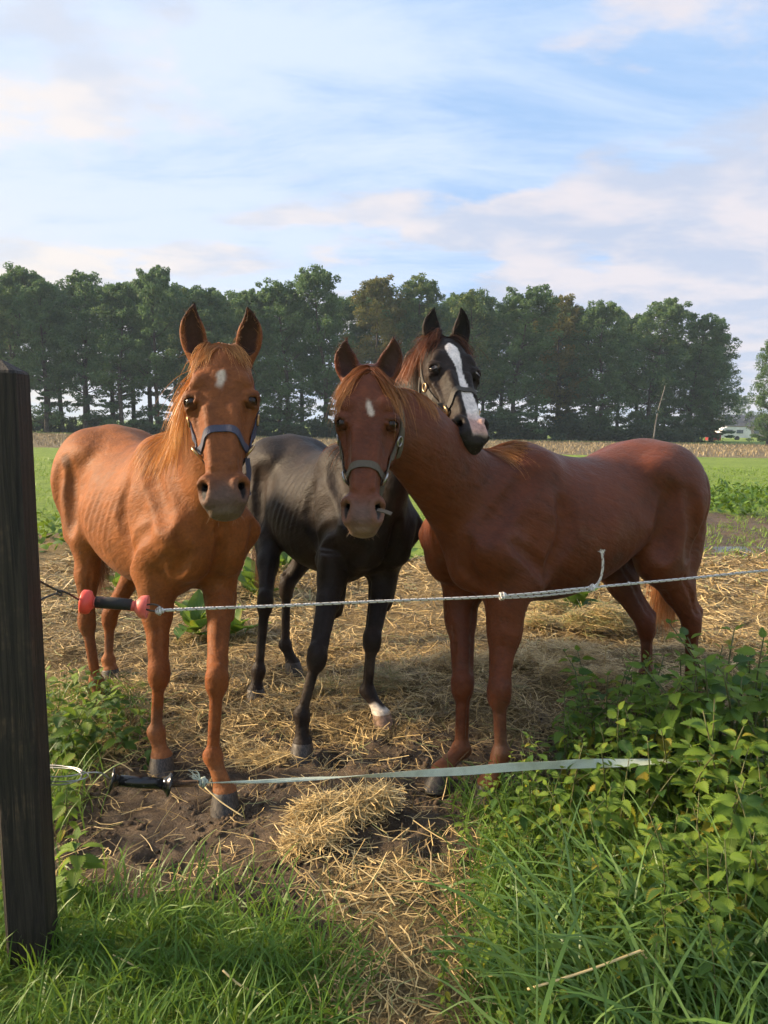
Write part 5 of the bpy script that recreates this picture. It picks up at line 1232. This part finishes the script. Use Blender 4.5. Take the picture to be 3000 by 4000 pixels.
# iron hook and wire from the post to the red handle
pe = np.array([PX+.055, PY-.03, .985]); w1 = catmull([P(150, 2268, 1.80), P(195, 2292, 1.84), P(235, 2312, 1.86), P(238, 2326, 1.86), P(215, 2320, 1.85), P(165, 2340, 1.82), P(120, 2372, 1.80)], 6); v, f = tube(w1, .0030, 6)
hook = obj_from('hook_wire', v, f, m_wire, None, True); tag(hook, 'dark bent wire hook joining the post to the red handle', 'wire')
w2 = catmull([P(222, 2318, 1.855), P(228, 2306, 1.86), P(262, 2316, 1.875), P(290, 2332, 1.89), A_+dA*.004], 5); v, f = tube(w2, .0030, 6); o = obj_from('link', v, f, m_wire, None, True); o.parent = hook
# lower tape
TY = lambda px: np.interp(px, [420, 800, 2000, 2700, 3300], [1.98, 2.05, 2.30, 2.42, 2.55])
def TP(px, py): return P(px, py, TY(px))
tpts = catmull([TP(x, y) for x, y in ((790, 3058), (920, 3056), (1060, 3050), (1300, 3036), (1560, 3024), (1800, 3012), (2000, 2996), (2250, 2984), (2450, 2980), (2620, 2974), (3000, 2970), (3400, 2960))], 16)
n = len(tpts); px_ = np.linspace(0, 1, n); Lq = np.concatenate([[0], np.cumsum(np.linalg.norm(np.diff(tpts, axis=0), axis=1))]); rows = []
pxs = CX+FPX*((tpts-[0, 0, CAMH])@cright)/((tpts-[0, 0, CAMH])@fwd)
width = np.interp(pxs, [790, 950, 1100, 1500, 1750, 2000, 2300, 2600], [.006, .009, .014, .020, .028, .034, .032, .030]); tw_ang = np.interp(pxs, [790, 1000, 1250, 1450, 1700, 1950, 2150, 2400, 2700, 3300], [0, 2.2, 3.0, 4.2, 4.9, 4.75, 4.5, 5.6, 6.6, 8])
V, F, AT = [], [], []
for i in range(n):
    tn = nrm(tpts[min(i+1, n-1)]-tpts[max(i-1, 0)]); s1 = nrm(np.cross(tn, UP)); s2 = np.cross(s1, tn); u = s1*cos(tw_ang[i])+s2*sin(tw_ang[i]); nn = np.cross(tn, u)
    for q, th_ in ((-.5, -.0009), (-.25, .0012), (0, .0006), (.25, .0012), (.5, -.0009)): V.append(tpts[i]+u*q*width[i]+nn*th_); AT.append((q+.5, Lq[i], 0))
    for q, th_ in ((.5, -.0016), (.0, -.0012), (-.5, -.0016)): V.append(tpts[i]+u*q*width[i]+nn*th_); AT.append((q+.5, Lq[i], 0))
for i in range(n-1):
    for k in range(8): F.append((i*8+k, i*8+(k+1) % 8, (i+1)*8+(k+1) % 8, (i+1)*8+k))
m_tape, t, b, o = new_mat('woven pale green tape'); a = t.n('ShaderNodeAttribute', attribute_name='tw'); sp = t.n('ShaderNodeSeparateColor'); t.l(a.outputs['Color'], sp.inputs[0])
wv = t.math('SINE', t.math('MULTIPLY', sp.outputs[1], 1500.0)); wl = t.math('SINE', t.math('MULTIPLY', sp.outputs[0], 75.0)); dn = t.noise(t.n('ShaderNodeTexCoord').outputs['Object'], 12, 5, .6)
c = t.mix(t.smooth(t.math('ADD', wl, t.math('MULTIPLY', wv, .7)), -.6, .9), (.42, .50, .38), (.86, .90, .77)); c = t.mix(t.math('MULTIPLY', t.smooth(dn, .45, .75), .5), c, (.28, .30, .20)); t.l(c, b.inputs['Base Color']); b.inputs['Roughness'].default_value = .6; bump(t, b, t.math('ADD', wl, wv), .5, .001)
tape = obj_from('fence_tape', V, F, m_tape, None, False, {'tw': AT}); tag(tape, 'pale green woven fence tape twisted along below the rope', 'tape')
kn = knot(TP(792, 3054), tpts[4]-tpts[0], .015, .0050, 4, 9, m_tape_rope); kn.parent = tape
fr = [tube([TP(785, 3052), TP(765+rng.uniform(-15, 15), 3030+rng.uniform(-14, 14)), TP(745+rng.uniform(-20, 20), 3030+rng.uniform(-26, 20))], [.0012, .001, .0005], 4) for _ in range(12)]
v, f = joinvf(fr); o = obj_from('frayed_end', v, f, m_tape_rope, None, False, {'tw': np.zeros((len(v), 3))}); o.parent = tape; tag(o, kind='stuff')
# black gate handle with spring
m_blk = simple_mat('shiny black plastic', (.008, .008, .008), (.014, .013, .013), 12, .22, .1, .001, .5)
A_ = P(430, 3046, 1.90); B_ = P(668, 3064, 1.955); dA = nrm(B_-A_); LA = np.linalg.norm(B_-A_); e = empty('gate_handle', A_)
under(lathe(A_, dA, [(0, .010), (.002, .036), (.006, .038), (.010, .030), (.018, .020), (.026, .017)], m_blk, 'flange'), e)
under(lathe(A_, dA, [(.024, .0165), (LA*.5, .0178), (LA-.024, .0165)], m_blk, 'grip'), e)
under(lathe(A_, dA, [(LA-.026, .017), (LA-.018, .020), (LA-.010, .030), (LA-.006, .038), (LA-.002, .036), (LA, .010)], m_blk, 'flange'), e)
E_ = TP(785, 3058); ds = nrm(E_-B_); Ls = np.linalg.norm(E_-B_); s = np.linspace(0, 1, 170); a = nrm(np.cross(ds, UP)); b2 = np.cross(ds, a)
v, f = tube([B_+ds*Ls*.86*q+(a*cos(q*17*6.283)+b2*sin(q*17*6.283))*.0085 for q in s], .0017, 5); under(obj_from('spring', v, f, simple_mat('rusty spring', (.05, .033, .022), (.10, .055, .03), 60, .6, .3, .001, .4, .4), None, True), e)
v, f = tube([B_, E_], .0024, 6); under(obj_from('rod', v, f, m_wire, None, True), e)
tag(e, 'black gate handle with a rusty spring on the lower tape', 'gate handle')
# galvanised wire loops at the foot of the post
q_ = np.linspace(0, 1, 130); lp = [P(205+(128-14*sin(q*9))*cos(q*6.283*3.2+2.6), 3022+10*sin(q*5)+(40-20*q)*sin(q*6.283*3.2+2.6), 1.82+.05*sin(q*20)+.02*q) for q in q_]
v, f = tube(lp, .0019, 5); wl_ = obj_from('wire_coil', v, f, m_gal, None, True); tag(wl_, 'galvanised wire coil looped from the post to the black handle', 'wire')
v, f = tube(catmull([P(318, 3026, 1.84), P(345, 3018, 1.85), P(395, 3020, 1.87), P(430, 3044, 1.90)], 5), .0024, 6); o = obj_from('lead_wire', v, f, m_gal, None, True); o.parent = wl_
# ================================================================ nettles, docks, tall grass, hay clumps
def nettle_mat(name, c1, c2, veinc):
    m, t, b, o = new_mat(name)
    a = t.n('ShaderNodeAttribute', attribute_name='uvw'); sp = t.n('ShaderNodeSeparateColor'); t.l(a.outputs['Color'], sp.inputs[0])
    rnd = t.n('ShaderNodeObjectInfo').outputs['Random']; v = t.n('ShaderNodeTexCoord').outputs['Object']
    ln = t.math('ABSOLUTE', t.math('SINE', t.math('ADD', t.math('MULTIPLY', sp.outputs[0], 22.0), t.math('MULTIPLY', sp.outputs[1], -14.0))))
    vein = t.math('MAXIMUM', t.smooth(ln, .30, .0), t.smooth(sp.outputs[1], .07, .0))
    c = t.mix(rnd, c1, c2); c = t.mix(t.math('MULTIPLY', t.smooth(t.noise(v, 5, 4, .6), .45, .75), .35), c, c2); c = t.mix(t.math('MULTIPLY', vein, .40), c, veinc)
    edge = t.math('MULTIPLY', t.smooth(sp.outputs[1], .5, 1.0), t.smooth(rnd, .78, .98)); c = t.mix(t.math('MULTIPLY', edge, .85), c, (.34, .27, .03))
    t.l(c, b.inputs['Base Color']); b.inputs['Roughness'].default_value = .50; b.inputs['Specular IOR Level'].default_value = .35
    bump(t, b, t.math('SUBTRACT', ln, t.smooth(sp.outputs[1], .1, .0)), .5, .004)
    tr = t.n('ShaderNodeBsdfTranslucent'); t.l(t.mix(.45, c, (.28, .40, .04)), tr.inputs[0]); mx = t.n('ShaderNodeMixShader'); mx.inputs[0].default_value = .40
    t.l(b.outputs[0], mx.inputs[1]); t.l(tr.outputs[0], mx.inputs[2]); t.l(mx.outputs[0], o.inputs[0]); return m
m_net = nettle_mat('nettle leaf', (.105, .205, .026), (.235, .345, .040), (.24, .35, .08)); m_nety = nettle_mat('yellowing nettle leaf', (.30, .27, .030), (.42, .34, .035), (.45, .42, .10)); m_netd = nettle_mat('dark green nettle leaf', (.035, .100, .022), (.070, .155, .030), (.10, .19, .06))  # the last is a darker green leaf, mixed in among the others
m_stem = simple_mat('nettle stem', (.075, .11, .03), (.12, .10, .04), 30, .6); m_dock = nettle_mat('dock leaf', (.050, .125, .022), (.11, .20, .030), (.14, .24, .08))
def leaf_mesh(name, mat, teeth=7, wid=.36, droop=.5, fold=.30, wave=.0, pet=.22):
    V, F, U = [], [], []
    def curve(t): a = droop*t; return np.array([t*(1-.18*droop*t), 0, .10*t-.42*droop*t*t])
    N = teeth*2 if teeth else 12; ts = np.linspace(0, 1, N+1); base = np.array([pet, 0, 0.])
    for i, t_ in enumerate(ts):
        c = curve(t_)+base; w = wid*np.interp(t_, [0, .06, .18, .34, .55, .78, .92, 1], [.30, .66, .95, 1.0, .80, .42, .15, 0])+.002
        if teeth and 0 < i < N: w *= 1.20 if i % 2 else .84
        dx = .045 if (teeth and i % 2) else 0.0
        for sg in (-1, 0, 1):
            V.append(c+np.array([dx*abs(sg), sg*w, abs(sg)*w*fold+wave*sin(t_*9+sg)*abs(sg)])); U.append((t_, abs(sg), 0))
    for i in range(N):
        a = i*3; F += [(a, a+1, a+4, a+3), (a+1, a+2, a+5, a+4)]
    k = len(V)
    for x in (0, pet+.02):
        for y in (-.012, .012): V.append((x, y, 0)); U.append((0, 0, 0))
    F.append((k, k+1, k+3, k+2))
    o = obj_from(name, V, F, mat, None, True, {'uvw': U}); me = o.data; bpy.data.objects.remove(o); return me
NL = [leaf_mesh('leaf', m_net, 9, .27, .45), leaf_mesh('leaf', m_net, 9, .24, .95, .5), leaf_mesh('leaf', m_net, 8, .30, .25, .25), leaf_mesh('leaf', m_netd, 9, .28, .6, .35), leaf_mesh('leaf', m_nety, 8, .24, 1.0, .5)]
DL = [leaf_mesh('leaf', m_dock, 0, .26, .6, .25, .03), leaf_mesh('leaf', m_dock, 0, .30, 1.0, .2, .04)]
def nettle_proto(seed, nodes=8, dark=False):
    """unit-height plant: stem mesh and leaf placements"""
    r = np.random.default_rng(seed); bend = r.normal(size=2)*.16; pth = np.array([(bend[0]*q*q, bend[1]*q*q, q) for q in np.linspace(-.04, 1, 9)])
    v, f = tube(pth, np.linspace(.0115, .004, 9), 5); o = obj_from('stem', v, f, m_stem, None, True); me = o.data; bpy.data.objects.remove(o); L = []
    a0 = r.uniform(0, 6.28)
    for k in range(nodes):
        q = .16+.82*(k/(nodes-1))**.9; p = np.array([bend[0]*q*q, bend[1]*q*q, q]); sz = np.interp(q, [.1, .4, .75, .92, 1], [.15, .20, .19, .14, .08])*r.uniform(.8, 1.2)
        for h in (0, pi):
            if q < .35 and r.uniform() < .35: continue
            az = a0+k*pi/2+h+r.normal(0, .25); pitch = np.interp(q, [.1, .5, .85, 1], [.55, .38, .05, -.55])+r.normal(0, .22)
            li = r.choice([0, 1, 2, 3], p=[.4, .25, .2, .15]) if not dark else r.choice([0, 2, 3], p=[.2, .2, .6])
            if r.uniform() < .045 and not dark: li = 4
            L.append((p, az, pitch, r.normal(0, .25), sz, li))
    return me, L
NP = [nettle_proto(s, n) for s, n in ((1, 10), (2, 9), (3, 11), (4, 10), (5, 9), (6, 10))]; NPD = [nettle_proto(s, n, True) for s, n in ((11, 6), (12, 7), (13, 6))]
def put_plant(name, proto, meshes, x, y, h, rz, label, group, cat='nettle', lean=(0, 0), leafk=1.0):
    e = empty(name, (x, y, float(gz(np.array([x]), np.array([y]))[0]))); stem, L = proto
    s = bpy.data.objects.new('stem', stem); COL.objects.link(s); s.parent = e; s.scale = (1, 1, 1)
    for p, az, pitch, roll, sz, li in L:
        o = bpy.data.objects.new('leaf', meshes[li]); COL.objects.link(o); o.parent = e; o.location = p; o.rotation_euler = (roll, pitch, az); o.scale = (sz*leafk,)*3
    e.scale = (h,)*3; e.rotation_euler = (lean[0], lean[1], rz); tag(e, label, cat, group); return e
rp = np.random.default_rng(17)
def height(x, y): return float(np.clip(np.interp(x, [.15, .42, .75, 1.1, 1.6], [.13, .20, .34, .49, .62])*np.interp(y, [1.3, 1.9, 2.4, 2.8, 3.1], [.60, .82, 1.0, .98, .78]), .15, .7))
cand = []
while len(cand) < 178:
    x, y = rp.uniform(.10, 1.9), rp.uniform(1.45, 3.05)
    if x > .62*y+.12: continue
    edge_ = np.interp(y, [1.4, 1.75, 1.95, 2.2, 2.5, 2.75, 3.1], [.13, .20, .46, .36, .42, .66, .98])
    if x < edge_+rp.normal(0, .04): continue
    if y < 1.8 and rp.uniform() < .25 and x > .5: continue
    if any((x-a)**2+(y-b)**2 < .060**2 for a, b in cand): continue
    cand.append((x, y))
def nbin(x, y):
    d = 'at the back of the patch' if y > 2.6 else 'under the tape end' if y > 2.25 else 'mid patch' if y > 1.85 else 'in the front row'
    e = 'by the dark chestnut forelegs' if x < .55 else 'below the chestnut belly' if x < .95 else 'towards the right edge'
    return d, e
cand.sort(key=lambda p: p[0]/p[1]); seen_ = {}
def nlabel(x, y):
    d, e = nbin(x, y); seen_[(d, e)] = seen_.get((d, e), 0)+1
    return f'toothed green nettle {d}, {e}, {ORD2(seen_[(d, e)])} from left', f'nettles {d}, {e}'
for i, (x, y) in enumerate(cand):
    put_plant('nettle', NP[i % 6], NL, x, y, height(x, y)*rp.uniform(.80, 1.18), rp.uniform(0, 6.28), *nlabel(x, y), lean=(rp.normal(0, .14), rp.normal(0, .14)), leafk=rp.uniform(.72, 1.02))
lowp = sorted((G(rp.uniform(150, 560), rp.uniform(2920, 3080)) for _ in range(18)), key=lambda g: g[0]/g[1])
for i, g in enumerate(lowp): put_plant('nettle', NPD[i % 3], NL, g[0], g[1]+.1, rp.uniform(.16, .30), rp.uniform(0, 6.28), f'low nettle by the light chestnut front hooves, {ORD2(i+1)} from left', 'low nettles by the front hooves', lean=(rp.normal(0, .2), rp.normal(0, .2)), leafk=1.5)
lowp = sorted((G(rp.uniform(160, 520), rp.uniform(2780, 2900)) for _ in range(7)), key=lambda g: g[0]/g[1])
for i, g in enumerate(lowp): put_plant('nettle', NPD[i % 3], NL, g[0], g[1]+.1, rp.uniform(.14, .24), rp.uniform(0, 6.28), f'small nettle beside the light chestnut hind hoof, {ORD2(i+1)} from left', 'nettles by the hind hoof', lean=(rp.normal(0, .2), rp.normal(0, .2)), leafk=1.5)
g = G(262, 3270); put_plant('nettle', NP[0], NL, g[0], g[1], .22, .5, 'small bright nettle just right of the wooden post, under the black handle', 'nettles beside the post', leafk=1.5)
g = G(300, 3520); put_plant('nettle', NP[3], NL, g[0], g[1], .22, 2.1, 'bushy nettle at the foot of the wooden post in the grass', 'nettles beside the post', leafk=1.8)
# docks behind the horses
def dock(px, py, n, L, label, seed):
    r = np.random.default_rng(seed); g = G(px, py); e = empty('dock_plant', (g[0], g[1], float(gz(np.array([g[0]]), np.array([g[1]]))[0])))
    for k in range(n):
        o = bpy.data.objects.new('leaf', DL[k % 2]); COL.objects.link(o); o.parent = e; o.location = r.normal(0, .02, 3)*[1, 1, 0]; o.rotation_euler = (r.normal(0, .3), -r.uniform(.3, 1.25), k*2.4+r.normal(0, .3)); o.scale = (L*r.uniform(.6, 1.2),)*3
    tag(e, label, 'dock plant', 'broad leaved docks in the hay')
dock(770, 2480, 12, .30, 'broad leaved dock between the front legs of the light chestnut', 1); dock(905, 2500, 9, .22, 'low dock right of the light chestnut front leg', 2); dock(1000, 2330, 11, .34, 'broad leaved dock behind the black horse hind legs', 3)
dock(1110, 2240, 9, .34, 'dock seen below the black horse belly', 4); dock(2235, 2385, 13, .26, 'leafy dock below the belly of the dark chestnut', 5); dock(480, 2330, 9, .26, 'dock behind the light chestnut belly', 6); dock(1560, 2190, 8, .22, 'dock in the gap between the black and dark chestnut horses', 7)
# tall arching grass among the nettles
r = np.random.default_rng(8); n = 760; x = r.uniform(.28, 1.35, n); y = r.uniform(1.28, 2.0, n); k = (x < .62*y+.15) & (r.uniform(size=n) < np.where(y < 1.95, 1, .5)) & ((x > .42) | (y < 1.5)); x, y = x[k], y[k]; n = len(x)
m_tall = leaf_mat('arching grass blade', (.075, .165, .030), (.165, .270, .075), .35, .38)
tg = blades('tall_grass', x, y, gz(x, y)-.01, r.uniform(.22, .52, n), r.uniform(.005, .0125, n), np.abs(r.normal(.15, .2, n)), r.normal(2.6, 1.5, n), r.uniform(.9, 2.2, n), m_tall, r.beta(2, 2, n), 7); tag(tg, 'long arching grass blades growing among the nettles', 'grass', kind='stuff')
# dry bent stalks
def stalk(pts, rad, label):
    v, f = tube(catmull(pts, 4), rad, 5); o = obj_from('dry_stalk', v, f, m_straw, None, True, {'tint': np.full(len(v), .8)}); tag(o, label, 'dry stalk', 'dry stalks in the verge')
stalk([P(2060, 3865, 1.50), P(2300, 3790, 1.52), P(2500, 3715, 1.55), P(2510, 3725, 1.55), P(2575, 3805, 1.57)], .0032, 'bent dry stalk lying over the grass at the lower right')
stalk([P(870, 3790, 1.62), P(940, 3850, 1.60), P(1050, 3900, 1.59)], .0030, 'thick dry stalk in the grass at the bottom centre')
stalk([P(440, 3730, 1.70), P(520, 3770, 1.68), P(560, 3790, 1.67)], .0022, 'short dry stalk in the grass right of the post')
stalk([P(800, 3075, 2.4), P(860, 3130, 2.36), P(950, 3190, 2.32)], .0026, 'straight dry straw lying before the light chestnut hoof')
# hay clumps
def clump(px, py, wx, wy, h, n, label, seed, tint=None, rot=0.):
    r = np.random.default_rng(seed); g = G(px, py); nb = 9; bx = np.linspace(-1, 1, nb)+r.normal(0, .15, nb); by = r.normal(0, .45, nb); br = r.uniform(.22, .50, nb); bh = r.uniform(.25, .8, nb)+.25*np.linspace(0, 1, nb)
    bi = r.integers(0, nb, n); a = r.uniform(0, 2*pi, n); q = np.sqrt(r.uniform(0, 1, n)); lx, ly = bx[bi]+br[bi]*q*np.cos(a), by[bi]+br[bi]*q*np.sin(a)
    hh = np.zeros(n)
    for k in range(nb): hh = np.maximum(hh, bh[k]*np.clip(1-((lx-bx[k])**2+(ly-by[k])**2)/(br[k]*1.25)**2, 0, 1)**.6)
    x = g[0]+cos(rot)*lx*wx-sin(rot)*ly*wy; y = g[1]+sin(rot)*lx*wx+cos(rot)*ly*wy; z = gz(x, y)+hh*h*r.uniform(.45, 1.0, n)
    o = straws('hay_clump', x, y, z, r, Lr=(.10, .30), W=(.0015, .0032), lift=.30, tint=tint(r, n) if tint else np.clip(r.beta(2.6, 2, n), 0, .88), curl=1.3); tag(o, label, 'hay clump', 'clumps of hay on the paddock')
clump(1335, 3215, .145, .085, .11, 2600, 'golden clump of hay lying on the mud at front centre', 1, rot=.35)
clump(1220, 3320, .08, .07, .07, 700, 'small tuft of hay at the left end of the front clump', 6)
clump(1370, 2720, .20, .16, .10, 2200, 'hay clump beside the white sock of the black horse', 2, lambda r, n: np.where(r.uniform(size=n) < .25, 1.0, r.beta(2, 2, n)*.8))
clump(2330, 2470, .34, .26, .22, 4200, 'greenish hay mound behind the belly of the dark chestnut', 3, lambda r, n: np.where(r.uniform(size=n) < .35, 1.0, r.beta(3, 2, n)*.85))
clump(2080, 2640, .42, .22, .15, 3400, 'hay mound right of the dark chestnut front legs', 4)
clump(1010, 2960, .10, .08, .05, 500, 'thin wisp of hay between the light chestnut and black hooves', 5)
# ================================================================ evening haze
HD = float(os.environ.get('HAZE', .00065))
m_hz = bpy.data.materials.new('thin evening haze'); m_hz.use_nodes = True; m_hz.node_tree.nodes.clear(); t = NT(m_hz.node_tree)
pv_ = t.n('ShaderNodeVolumePrincipled'); pv_.inputs['Color'].default_value = (.68, .84, 1.0, 1); pv_.inputs['Density'].default_value = HD; pv_.inputs['Anisotropy'].default_value = .0
oo_ = t.n('ShaderNodeOutputMaterial'); t.l(pv_.outputs[0], oo_.inputs['Volume'])
v, f = boxvf((0, 790, 11.5), (1500, 1700, 25)); hz_ = obj_from('haze', v, f, m_hz); tag(hz_, 'thin evening haze hanging in the air over the field', 'haze', kind='stuff')
